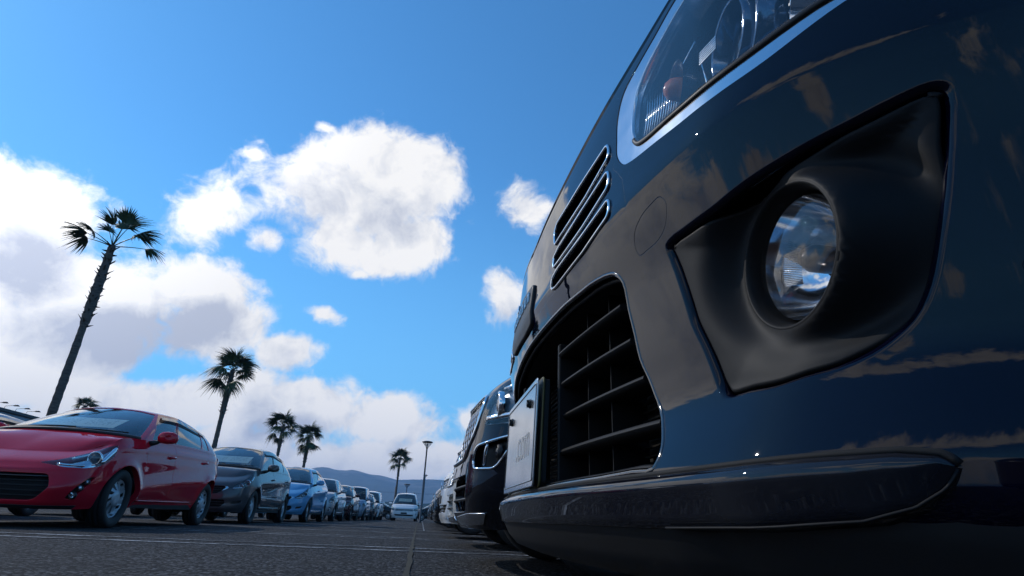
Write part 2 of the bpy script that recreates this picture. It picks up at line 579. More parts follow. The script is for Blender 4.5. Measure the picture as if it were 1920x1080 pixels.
def glass(name, tint=(.55, .62, .6), refl=1.0, rough=.0, dirt=.04):
    """thin pane: clear tint, mirror by angle, a little dust"""
    m = bpy.data.materials.new(name); m.use_nodes = True
    g = G(m.node_tree); m.node_tree.nodes.clear()
    tr = g.n('ShaderNodeBsdfTransparent'); tr.inputs[0].default_value = (*tint, 1)
    gl = g.n('ShaderNodeBsdfGlossy'); gl.inputs[0].default_value = (1, 1, 1, 1); gl.inputs['Roughness'].default_value = rough
    fr = g.n('ShaderNodeFresnel'); fr.inputs[0].default_value = 1.52
    geo = g.n('ShaderNodeNewGeometry')
    q = g.n('ShaderNodeBump'); g.put(q.inputs['Height'], g.noise(obj_co(g), 2.5, 2, .5)); q.inputs['Strength'].default_value = .03; q.inputs['Distance'].default_value = .02
    m.node_tree.links.new(q.outputs[0], gl.inputs['Normal'])
    fac = g.m('MULTIPLY', g.m('MULTIPLY', fr.outputs[0], 1.2 * refl), g.m('SUBTRACT', 1.0, g.m('MULTIPLY', geo.outputs['Backfacing'], .7)), clamp=True)
    mx = g.n('ShaderNodeMixShader'); g.put(mx.inputs[0], fac)
    m.node_tree.links.new(tr.outputs[0], mx.inputs[1]); m.node_tree.links.new(gl.outputs[0], mx.inputs[2])
    df = g.n('ShaderNodeBsdfDiffuse'); df.inputs[0].default_value = (.5, .5, .48, 1)
    mx2 = g.n('ShaderNodeMixShader'); g.put(mx2.inputs[0], g.m('MULTIPLY', g.step(g.noise(obj_co(g), 6.0, 6, .65), .4, .8), dirt))
    m.node_tree.links.new(mx.outputs[0], mx2.inputs[1]); m.node_tree.links.new(df.outputs[0], mx2.inputs[2])
    o = g.n('ShaderNodeOutputMaterial'); m.node_tree.links.new(mx2.outputs[0], o.inputs[0])
    return m


M = {}
M['chrome'] = plain('chrome', (.78, .79, .80), .06, 1.0, .03)
M['satin'] = plain('satin_silver', (.55, .57, .60), .22, 1.0, .04)
M['alloy'] = plain('alloy', (.46, .47, .49), .42, .35, .06)
M['reflector'] = plain('reflector', (.80, .81, .83), .10, 1.0, .04)
M['black_plastic'] = plain('black_plastic', (.012, .012, .013), .48, 0, .2, 20, bmp=.10, bscale=900)
M['gloss_black'] = plain('gloss_black', (.006, .006, .007), .12, 0, .1, coat=.8)
M['dark'] = plain('dark_underside', (.006, .006, .006), .8, 0, .3)
M['rubber'] = plain('tyre_rubber', (.014, .014, .014), .72, 0, .25, 14, bmp=.25, bscale=120)
M['seat'] = plain('seat_cloth', (.035, .035, .038), .9, 0, .2, 30)
M['trim_grey'] = plain('interior_trim', (.05, .05, .052), .7, 0, .2)
M['headliner'] = plain('headliner', (.28, .28, .27), .9)
M['window'] = glass('window_glass', (.60, .68, .66), 1.0)
M['tint_window'] = glass('tinted_glass', (.10, .12, .12), 1.0)
M['lens'] = glass('lamp_lens', (.92, .94, .95), 1.0, dirt=.02)
M['amber'] = plain('amber_bulb', (.75, .18, .02), .25, 0, .1, coat=.6)

# ================================================================== ground, markings, hills
def asphalt():
    m, g, b = mat('asphalt')
    co = g.n('ShaderNodeNewGeometry').outputs['Position']
    big = g.noise(co, .35, 5, .6); mid = g.noise(co, 3.0, 6, .65)
    vor = g.n('ShaderNodeTexVoronoi', feature='F1'); g.put(vor.inputs['Vector'], co); vor.inputs['Scale'].default_value = 70.0
    grit = g.noise(co, 160.0, 3, .7)
    vs_ = g.n('ShaderNodeSeparateXYZ'); g.put(vs_.inputs[0], vor.outputs['Color'])
    c = g.ramp(vs_.outputs[0], [(.10, (.004, .004, .005, 1)), (.62, (.018, .018, .0195, 1)), (.95, (.15, .15, .155, 1))])
    c = g.mix(g.m('MULTIPLY', g.step(mid, .40, .75), .6), c, (.018, .018, .019, 1))
    c = g.mix(g.m('MULTIPLY', g.step(big, .42, .68), .45), c, (.020, .020, .021, 1))
    # dark oil spots
    oil = g.step(g.noise(co, 1.1, 3, .5), .66, .74)
    c = g.mix(g.m('MULTIPLY', oil, .5), c, (.010, .010, .010, 1))
    setp(g, b, Base_Color=c, Roughness=.9, Specular_IOR_Level=.2)
    h = g.m('ADD', g.m('MULTIPLY', vor.outputs['Distance'], -1.0), g.m('MULTIPLY', grit, .6))
    bump(g, b, h, 1.0, .010)
    return m


def line_paint():
    m, g, b = mat('worn_line_paint')
    co = g.n('ShaderNodeNewGeometry').outputs['Position']
    n = g.noise(co, 26.0, 7, .75); n2 = g.noise(co, 2.2, 3, .6)
    k = g.step(g.m('MULTIPLY_ADD', n2, .75, n), .68, .94)
    c = g.mix(k, (.52, .53, .54, 1), (.040, .040, .042, 1))
    setp(g, b, Base_Color=c, Roughness=.75)
    bump(g, b, g.noise(co, 160.0, 3, .7), .5, .004)
    return m


M['asphalt'] = asphalt(); M['line'] = line_paint()
xs = [-9000, -400, -60, -20, -8, -4, -2, 0, 2, 6, 20, 60, 400, 9000]; ys = [-9000, -400, -60, -10, -3, 0, 2, 4, 6, 9, 14, 22, 40, 80, 400, 9000]
V = [(x, y, 0) for y in ys for x in xs]; nx = len(xs)
tag(mobj('ground', V, [(j * nx + i, j * nx + i + 1, (j + 1) * nx + i + 1, (j + 1) * nx + i) for j in range(len(ys) - 1) for i in range(nx - 1)], M['asphalt'], smooth=False), kind='structure')


def ribbon(P0, P1, w, z=.004, n=1, wob=0.0):
    P0, P1 = Vector(P0), Vector(P1); d = (P1 - P0).normalized(); s = Vector((-d.y, d.x, 0)) * w / 2
    V = []; F = []
    for i in range(n + 1):
        p = P0.lerp(P1, i / n); e = Vector((noise.noise(p * 3) * wob, noise.noise(p * 3 + Vector((9, 0, 0))) * wob, 0))
        k = 1 + noise.noise(p * 7) * (wob * 30)
        V += [tuple(p + e - s * k + Vector((0, 0, z))), tuple(p + e + s * k + Vector((0, 0, z)))]
        if i: F.append((2 * i - 2, 2 * i - 1, 2 * i + 1, 2 * i)[::-1])
    return V, F


mk = empty('parking_markings'); tag(mk, kind='structure')
for k in range(-1, 20):
    for dy in (0, .46):
        y = 4.72 + 2.53 * k + dy
        if k == -1 and dy: continue
        v, f = ribbon((-9.5, y, 0), (5.6, y, 0), .085, .004)
        mobj('marking_line', v, f, M['line'], mk, smooth=False)
v, f = ribbon((.05, 12, 0), (-.02, 52, 0), .03, .008)
mobj('marking_line', v, f, M['line'], mk, smooth=False)
# open joint in the asphalt with moss in it
M['joint'] = plain('mossy_joint', (.030, .026, .014), .95, 0, .6, 30)
v, f = ribbon((-.03, .6, 0), (-.25, 30, 0), .03, .006, 160, .02)
tag(mobj('asphalt_joint', v, f, M['joint'], smooth=False), kind='structure')


def hill_mat():
    m, g, b = mat('wooded_hill')
    co = g.n('ShaderNodeNewGeometry').outputs['Position']
    n = g.noise(co, .010, 10, .72); n2 = g.noise(co, .0018, 4, .6)
    c = g.ramp(n, [(.30, (.016, .028, .014, 1)), (.52, (.040, .056, .026, 1)), (.72, (.085, .088, .048, 1))])
    bare = g.step(g.m('ADD', n2, g.m('MULTIPLY', n, .25)), .70, .80)
    c = g.mix(g.m('MULTIPLY', bare, .7), c, (.20, .17, .13, 1))
    setp(g, b, Base_Color=c, Roughness=.95)
    return m


M['hill'] = hill_mat()


def hills():
    # ridge heights by bearing (x/y): the skyline runs down to the right
    br = [-1.3, -.8, -.5, -.36, -.30, -.25, -.223, -.194, -.168, -.142, -.12, -.098, -.071, -.044, -.009, .027, .12, .3, .7, 1.3]
    el = [.030, .040, .045, .050, .056, .062, .065, .068, .071, .068, .069, .065, .062, .058, .0605, .061, .055, .05, .04, .03]
    E = Curve1(br, el); Y0 = 3600.0
    V = []; F = []; nb = 260; rows = 22
    for r in range(rows):
        t = r / (rows - 1)
        for i in range(nb):
            b_ = -1.2 + 2.4 * i / (nb - 1)
            dist = Y0 * (.62 + .38 * t)
            x = b_ * dist; y = dist
            h = float(E(b_)) * Y0
            p = Vector((x * .0016, y * .0016, 3.3))
            fold = noise.fractal(p, 1.0, 2.1, 6)
            z = h * (t**.85) * (1 - .30 * (1 - t) * (1 + fold)) + fold * 55 * (t * (1 - t)) * 2.2 + noise.fractal(Vector((x * .012, y * .012, 0)), 1.0, 2.0, 4) * 5 * t
            V.append((x, y, max(z, -3) if r else -3))
    for r in range(rows - 1):
        for i in range(nb - 1):
            a = r * nb + i; F.append((a, a + 1, a + nb + 1, a + nb))
    tag(mobj('hills', V, F, M['hill']), kind='structure')


hills()

# ================================================================== palms
def trunk_mat():
    m, g, b = mat('palm_trunk')
    co = obj_co(g)
    st = g.v('MULTIPLY', co, (2.5, 2.5, 14.0))
    n = g.noise(st, 2.0, 6, .7)
    c = g.ramp(n, [(.3, (.050, .040, .034, 1)), (.55, (.13, .105, .088, 1)), (.8, (.22, .185, .155, 1))])
    setp(g, b, Base_Color=c, Roughness=.9)
    bump(g, b, n, .8, .03)
    return m


def frond_mat():
    m, g, b = mat('palm_frond')
    co = obj_co(g)
    n = g.noise(co, 5.0, 4, .6)
    c = g.ramp(n, [(.3, (.020, .040, .012, 1)), (.6, (.050, .080, .022, 1)), (.85, (.12, .12, .05, 1))])
    setp(g, b, Base_Color=c, Roughness=.5)
    return m


M['trunk'] = trunk_mat(); M['frond'] = frond_mat()
M['dead_frond'] = plain('old_leaf_base', (.055, .040, .028), .9, 0, .5, 12)


def frond_mesh(seed, segs=40, R0=.95, pet=1.25, droop=.45, spread=118):
    r = random.Random(seed); b = MB()
    # petiole along +x, bending down a little
    P = [(pet * t, 0, -.10 * t * t * pet) for t in np.linspace(0, 1, 6)]
    b.tube(P, [.035, .030, .026, .022, .019, .016], 5)
    hub = Vector(P[-1])
    wind = r.uniform(-.35, .35)
    for i in range(segs):
        q = (i + .5) / segs * 2 - 1
        a = q * R(spread) + r.uniform(-.04, .04)
        L = R0 * (1.0 - .30 * abs(q)**2) * r.uniform(.82, 1.1)
        dirv = Vector((math.cos(a), math.sin(a), .10 * math.cos(a * .5) - .30 * abs(q)))
        side = Vector((-math.sin(a), math.cos(a), 0))
        w0 = .030; dr = droop * r.uniform(.5, 1.5)
        pts = []
        for t in (.03, .34, .62, .84, 1.0):
            p = hub + dirv * (L * t) + Vector((0, wind * L * t * t * .5, -dr * L * max(0, t - .28)**1.6))
            w = w0 * (.7 + 1.6 * t if t < .5 else 3.0 * (1.02 - t) * 1.0)
            fold = Vector((0, 0, .018 * (1 if i % 2 else -1)))
            pts.append((p - side * w, p + side * w + fold))
        V = [tuple(x) for pr in pts for x in pr]
        b.add(V, [(2 * k, 2 * k + 1, 2 * k + 3, 2 * k + 2) for k in range(4)])
        if r.random() < .3:      # frayed tip hanging down
            p = Vector(pts[-1][0]); b.add([tuple(p), tuple(p + side * .012), tuple(p + Vector((dirv.x * .05, dirv.y * .05, -.22)))], [(0, 1, 2)])
    return mesh_data('frond', b.V, b.F, M['frond'])


FRONDS = [frond_mesh(s, droop=d, spread=p, pet=t, R0=q) for s, d, p, t, q in ((1, .55, 78, 1.5, .95), (2, .9, 70, 1.35, 1.0), (3, 1.2, 85, 1.5, .9), (4, .7, 95, 1.3, .9), (5, 1.5, 75, 1.2, 1.0))]

FULL = [frond_mesh(s, droop=d, spread=p, pet=t, R0=q, segs=44) for s, d, p, t, q in ((11, .5, 100, .95, 1.15), (12, .9, 95, 1.0, 1.1), (13, 1.3, 105, .9, 1.15), (14, .7, 110, 1.05, 1.05), (15, 1.6, 90, .9, 1.1))]


def trunk_mesh(h, r0, r1, seed, lean):
    r = random.Random(seed); b = MB(); n = 14
    rows = int(h * 7); V = []
    for i in range(rows + 1):
        t = i / rows; z = h * t
        rad = r0 + (r1 - r0) * min(1, t * 1.15) + (.10 * math.exp(-((z) / .5)**2))
        boots = max(0, (t - .66) / .34)
        if boots: rad += .05 * math.sin(math.pi * min(1, boots * 1.05)) + .035 * r.random()
        ring = (.006 * math.sin(z * 17 + 2 * math.sin(z * 3.1) + seed) + .010 * (r.random() - .5)) * (1 - boots)
        cx = lean[0] * t * t; cy = lean[1] * t * t
        for k in range(n):
            a = 2 * math.pi * k / n
            q = rad + ring + .014 * noise.noise(Vector((math.cos(a) * 2, math.sin(a) * 2, z * 3 + seed)))
            V.append((cx + q * math.cos(a), cy + q * math.sin(a), z))
    F = [(i * n + k, i * n + (k + 1) % n, (i + 1) * n + (k + 1) % n, (i + 1) * n + k) for i in range(rows) for k in range(n)]
    b.add(V, F)
    sv = MB()
    for i in range(64):          # old leaf bases sticking out of the upper trunk
        t = .66 + .34 * (i / 64) + r.uniform(-.01, .01); z = h * t; a = i * 2.4 + r.random() * .4
        cx = lean[0] * t * t; cy = lean[1] * t * t
        L = r.uniform(.10, .24); u = r.uniform(-.05, .22)
        d = Vector((math.cos(a), math.sin(a), 0)); s_ = Vector((-d.y, d.x, 0)) * r.uniform(.03, .055)
        p = Vector((cx, cy, z)) + d * (r1 * .9); e = p + d * L + Vector((0, 0, u))
        sv.add([tuple(p - s_), tuple(p + s_), tuple(e + s_ * .45), tuple(e - s_ * .45), tuple(p - Vector((0, 0, .09)))], [(0, 1, 2, 3), (4, 0, 3), (4, 2, 1), (4, 3, 2)])
    return b, sv


def palm(x, y, h, label, seed, size=1.0, lean=(0, 0), skirt=0, spec=None):
    r = random.Random(seed)
    root = empty('palm_tree', (x, y, 0))
    tag(root, label, 'palm tree', 'palms around the car park')
    k_ = .82 if spec else 1.0
    b, sv = trunk_mesh(h, .20 * k_, .125 * k_, seed, lean)
    t = b.obj('trunk', M['trunk'], root, True)
    tag(sv.obj('leaf_bases', M['dead_frond'], t, False), kind='stuff')
    # fronds: (bearing, rise, length factor)
    fr = spec or [(k * 2.399 + r.uniform(-.3, .3), R(84) - R(98) * (k / 18)**.9 + R(r.uniform(-9, 9)), r.uniform(.8, 1.12)) for k in range(19)]
    for k in range(skirt): fr.append((r.random() * 6.28, R(-25) + R(r.uniform(-25, 5)), .8))
    for i, (az, el, k) in enumerate(fr):
        low = 1.0 if el > R(-5) else 0
        z = h - (.05 if low else r.uniform(.3, 1.0))
        fs = FRONDS if spec else FULL
        me = fs[i % 3] if el > R(20) else fs[2 + i % 3]
        o = link('frond', me, root, (lean[0], lean[1], z))
        o.rotation_euler = (Matrix.Rotation(az, 3, 'Z') @ Matrix.Rotation(-el, 3, 'Y') @ Matrix.Rotation(r.uniform(-.5, .5), 3, 'X')).to_euler()
        s_ = size * k
        o.scale = (s_, s_, s_)
    return root


# tall one on the left: fronds seen as separate clusters
palm(-12.93, 21.3, 9.5, 'tallest palm, at the left, trunk rising behind the red hatchback', 11, .62, (0.0, .0),
     spec=[(R(178), R(40), 1.15), (R(200), R(26), 1.15), (R(170), R(22), 1.2), (R(150), R(60), 1.0), (R(95), R(82), 1.1), (R(40), R(78), 1.15), (R(-30), R(74), 1.1),
           (R(5), R(44), 1.15), (R(-20), R(26), 1.15), (R(25), R(18), 1.15), (R(-90), R(70), 1.0)])
palm(-14.4, 41.2, 9.4, 'tall palm rising behind the rear of the red hatchback, beside the grey one', 12, .85, (0, 0), 3)
palm(-16.6, 67, 9.2, 'left one of the two palms behind the roof of the grey hatchback', 13, .95, (0, 0), 1)
palm(-12.9, 63.5, 7.8, 'right one of the paired palms, above the blue hatchback, with hanging lower fronds', 14, .85, (0, 0), 5)
palm(-4.75, 99, 9.3, 'lone slim palm standing behind the white minivan at the far end', 15, 1.0, (0, 0), 0)
palm(-33.7, 60, 9.0, 'palm of which only the crown shows above the roof of the red hatchback', 16, .55, (0, 0), 1)

# ================================================================== lamp posts
M['post'] = plain('lamp_post_grey', (.10, .11, .125), .45, .5, .12)
M['lamp_glass'] = glass('lamp_glass', (.85, .87, .88), 1.0)
M['lamp_top'] = plain('lamp_top', (.055, .06, .065), .5, .3, .1)


def lamp(x, y, h, label, s=1.0):
    root = empty('street_lamp', (x, y, 0)); tag(root, label, 'street lamp', 'post-top lamps of the car park')
    b = MB().lathe([(.11 * s, 0), (.11 * s, .06), (.075 * s, .10), (.068 * s, h * .5), (.055 * s, h - .62 * s), (.07 * s, h - .60 * s), (.07 * s, h - .5 * s)], 16)
    b.obj('post', M['post'], root, True)
    hd = MB().lathe([(.075 * s, h - .56 * s), (.10 * s, h - .50 * s), (.085 * s, h - .47 * s), (.001, h - .46 * s)], 20).obj('lamp_socket', M['lamp_top'], root, True)
    MB().lathe([(.09 * s, h - .50 * s), (.40 * s, h - .10 * s)], 24).obj('lamp_glass', M['lamp_glass'], root, True)
    MB().lathe([(.37 * s, h - .095 * s), (.43 * s, h - .10 * s), (.435 * s, h - .07 * s), (.34 * s, h - .02 * s), (.18 * s, h + .01 * s), (.001, h + .02 * s)], 28).obj('lamp_cap', M['lamp_top'], root, True)
    for k in range(3):
        a = 2.1 * k; MB().tube([(.09 * s * math.cos(a), .09 * s * math.sin(a), h - .50 * s), (.40 * s * math.cos(a), .40 * s * math.sin(a), h - .09 * s)], .008, 5).obj('lamp_rib', M['lamp_top'], root, True)
    MB().lathe([(.03 * s, h - .46 * s), (.05 * s, h - .35 * s), (.05 * s, h - .22 * s), (.001, h - .18 * s)], 12).obj('bulb', M['headliner'], root, True)
    return root


lamp(-.14, 34.1, 4.45, 'nearest post-top lamp, grey, at the head of the right-hand row of cars', .74)
lamp(-2.6, 84, 4.6, 'small post-top lamp seen just above the roof of the white minivan')
lamp(-.25, 108, 7.6, 'distant lamp half hidden behind the nearest lamp post')

# ================================================================== net fence at the far end
M['net'] = None
def net_mat():
    m = bpy.data.materials.new('green_net'); m.use_nodes = True; g = G(m.node_tree); m.node_tree.nodes.clear()
    tr = g.n('ShaderNodeBsdfTransparent'); df = g.n('ShaderNodeBsdfDiffuse'); df.inputs[0].default_value = (.03, .11, .10, 1)
    mx = g.n('ShaderNodeMixShader'); mx.inputs[0].default_value = .6
    m.node_tree.links.new(tr.outputs[0], mx.inputs[1]); m.node_tree.links.new(df.outputs[0], mx.inputs[2])
    o = g.n('ShaderNodeOutputMaterial'); m.node_tree.links.new(mx.outputs[0], o.inputs[0])
    return m


M['net'] = net_mat()
fe = empty('net_fence', (0, 112, 0)); tag(fe, 'green net fence on grey posts beyond the far cars', 'fence')
for i in range(17):
    x = -38 + i * 3.6
    MB().tube([(x, 0, 0), (x, 0, 4.6 + .9 * (i % 4 == 1))], .06, 6).obj('post', M['post'], fe, True)
    if i < 16:
        V = []; F = []
        for q in range(9):
            xx = x + 3.6 * q / 8; sag = .25 * math.sin(math.pi * q / 8)
            V += [(xx, .08, .1), (xx, .08, 3.0 - sag), ]
            if q: F.append((2 * q - 2, 2 * q, 2 * q + 1, 2 * q - 1))
        mobj('net', V, F, M['net'], fe)
        MB().tube([(x, .05, 4.5), (x + 1.8, .05, 4.42), (x + 3.6, .05, 4.5)], .018, 5).obj('wire', M['post'], fe)

# ================================================================== hall on the left
M['cladding'] = plain('blue_grey_cladding', (.30, .36, .43), .5, .2, .06, 2)
M['parapet'] = plain('parapet_dark', (.06, .065, .07), .6)
hl = empty('hall', (-34.5, 44, 0)); tag(hl, 'low blue-grey hall with floodlights along its flat roof, at the far left', 'building')
MB().box((-9, 18, 3.4), (18, 44, 6.8)).obj('wall', M['cladding'], hl)
for i in range(22):
    MB().box((.02, -3 + i * 2.0, 3.4), (.03, 1.94, 6.6)).obj('cladding_panel', M['cladding'], hl)
MB().box((-9, 18, 6.92), (18.5, 44.5, .22)).obj('parapet', M['parapet'], hl)
M['flood'] = plain('floodlight', (.04, .04, .045), .5, .3)
for i in range(4):
    r_ = empty('floodlight', (-34.5, 49.5 + i * 1.35, 7.03))
    tag(r_, 'small floodlight on a thin arm on the hall roof, %s from the right' % ('fourth', 'third', 'second', 'first')[i], 'floodlight', 'floodlights on the hall roof')
    MB().tube([(0, 0, 0), (.05, 0, .22), (.75, 0, .30)], .018, 6).obj('arm', M['flood'], r_, True)
    MB().box((.85, 0, .30), (.42, .26, .10), 0, .7, .03).obj('lamp_head', M['flood'], r_, True)

# ================================================================== cars
def sstep(a, b, x):
    t = np.clip((np.asarray(x, float) - a) / (b - a), 0, 1)
    return t * t * (3 - 2 * t)


def mir(poly): return np.asarray(poly) * np.array([-1, 1]) if True else poly


# ---------------------------------------------------------------- wheels
_rims = {}


def rim_mesh(kind, rr, lod):
    key = (kind, round(rr, 3), lod)
    if key in _rims: return _rims[key]
    loops = []; two = 2 * math.pi
    def sector(r0, r1, a0, a1, sw=0.0, n=4):
        P = []
        for k in range(n + 1): q = k / n; P.append((r0, a0 + (a1 - a0) * q))
        for k in range(n + 1): q = k / n; P.append((r1, a1 + sw + (a0 - a1) * q))
        P = [(r * rr * math.cos(a), r * rr * math.sin(a)) for r, a in P]
        return rounded(P, .012 * rr / .19, 2)
    if kind == 'swirl':
        for k in range(9): a = two * k / 9; loops.append(sector(.42, .84, a, a + .36, .34))
        for k in range(9): a = two * k / 9 + .43; loops.append(sector(.86, .93, a + .1, a + .34, .1))
    elif kind == 'five':
        for k in range(5):
            a = two * k / 5
            loops.append(sector(.36, .90, a + .20, a + two / 5 - .20))
    elif kind == 'ten':
        for k in range(10):
            a = two * k / 10
            w = .12 if k % 2 else .20
            loops.append(sector(.38, .90, a + .10, a + two / 10 - .10))
    else:
        for k in range(7):
            a = two * k / 7
            loops.append(sector(.40, .88, a + .15, a + two / 7 - .15))
    disc = np.array([(rr * math.cos(two * k / 40), rr * math.sin(two * k / 40)) for k in range(40)])
    g = np.linspace(-rr * 1.02, rr * 1.02, 13 if lod else 9)
    V, F = triangulate(g, g, [disc] + loops, (1, 1), .008)
    c = V[F].mean(1); ok = inside(c, disc)
    for l in loops: ok &= ~inside(c, l)
    def S(uv):
        r = np.hypot(uv[:, 0], uv[:, 1]) / rr
        z = .014 - .05 * np.clip(r - .25, 0, .6)**2 - .030 * sstep(.30, .55, r) + .034 * sstep(.86, .97, r)
        return np.stack([uv[:, 0], uv[:, 1], z * rr / .19], 1)
    P = panel(S, V, F[ok], fillet=.003, depth=.022, nf=2)
    _rims[key] = mesh_data('rim', P[0], P[1], M['alloy'], P[2])
    return _rims[key]


_tyres = {}


def tyre_mesh(tr, tw, rr, lod):
    key = (tr, tw, rr, lod)
    if key not in _tyres:
        h = tw / 2
        prof = [(rr * .97, h * .55), (rr * 1.0, h * .80), (rr * 1.05, h * .90), ((tr + rr) / 2, h * 1.04), (tr * .945, h * .98), (tr * .985, h * .84), (tr, h * .6)]
        if lod > 1:
            for z in (.34, .22, -.22, -.34): prof += [(tr, h * (z + .05)), (tr - .008, h * (z + .03)), (tr - .008, h * (z - .03)), (tr, h * (z - .05))] if z in (.34, -.22) else []
        prof += [(tr, -h * .6), (tr * .985, -h * .84), (tr * .945, -h * .98), ((tr + rr) / 2, -h * 1.04), (rr * 1.0, -h * .8), (rr * .97, -h * .5)]
        b = MB().lathe(prof, 44 if lod > 1 else 28)
        # fine sidewall rings are in the profile; barrel behind the rim
        me = mesh_data('tyre', b.V, b.F, M['rubber'])
        b2 = MB().lathe([(rr * .97, h * .6), (rr * .93, -h * .5), (0.001, -h * .5)], 32)
        b2.lathe([(rr * .62, -h * .12), (rr * .62, -h * .2), (0.001, -h * .2)][::-1], 24)
        bk = mesh_data('brake_disc', b2.V, b2.F, M['wheel_dark'])
        _tyres[key] = (me, bk)
    return _tyres[key]


M['wheel_dark'] = plain('wheel_barrel', (.012, .012, .013), .6, .2, .3)


def add_wheels(root, sp, lod):
    tr, tw, rr = sp['tr'], sp.get('tw', .185), sp.get('rr', .20)
    hw = sp['W'] / 2
    for x in (0.0, -sp['wb']):
        for s in (1, -1):
            tm, bk = tyre_mesh(tr, tw, rr, lod)
            st = sp.get('steer', 0.0) if x == 0.0 else 0.0
            w = link('wheel', bk, root, (x, s * (hw - tw / 2 - .015), tr), (R(90) * -s, 0, st))
            w.rotation_euler = (Matrix.Rotation(st, 3, 'Z') @ Matrix.Rotation(-s * R(90), 3, 'X')).to_euler()
            link('tyre', tm, w)
            link('rim', rim_mesh(sp.get('rim', 'seven'), rr, lod), w, (0, 0, tw * .33), (0, 0, rng.random() * 6))


# ---------------------------------------------------------------- body shell
def coons(c0, c1, d0, d1):
    """surface from four boundary functions of t in [0,1] (arrays)"""
    p00, p10, p01, p11 = c0(np.array([0.]))[0], c0(np.array([1.]))[0], c1(np.array([0.]))[0], c1(np.array([1.]))[0]
    def S(uv):
        u, v = uv[:, :1], uv[:, 1:2]
        a = (1 - v) * c0(uv[:, 0]) + v * c1(uv[:, 0])
        b = (1 - u) * d0(uv[:, 1]) + u * d1(uv[:, 1])
        c = (1 - u) * (1 - v) * p00 + u * (1 - v) * p10 + (1 - u) * v * p01 + u * v * p11
        return a + b - c
    return S


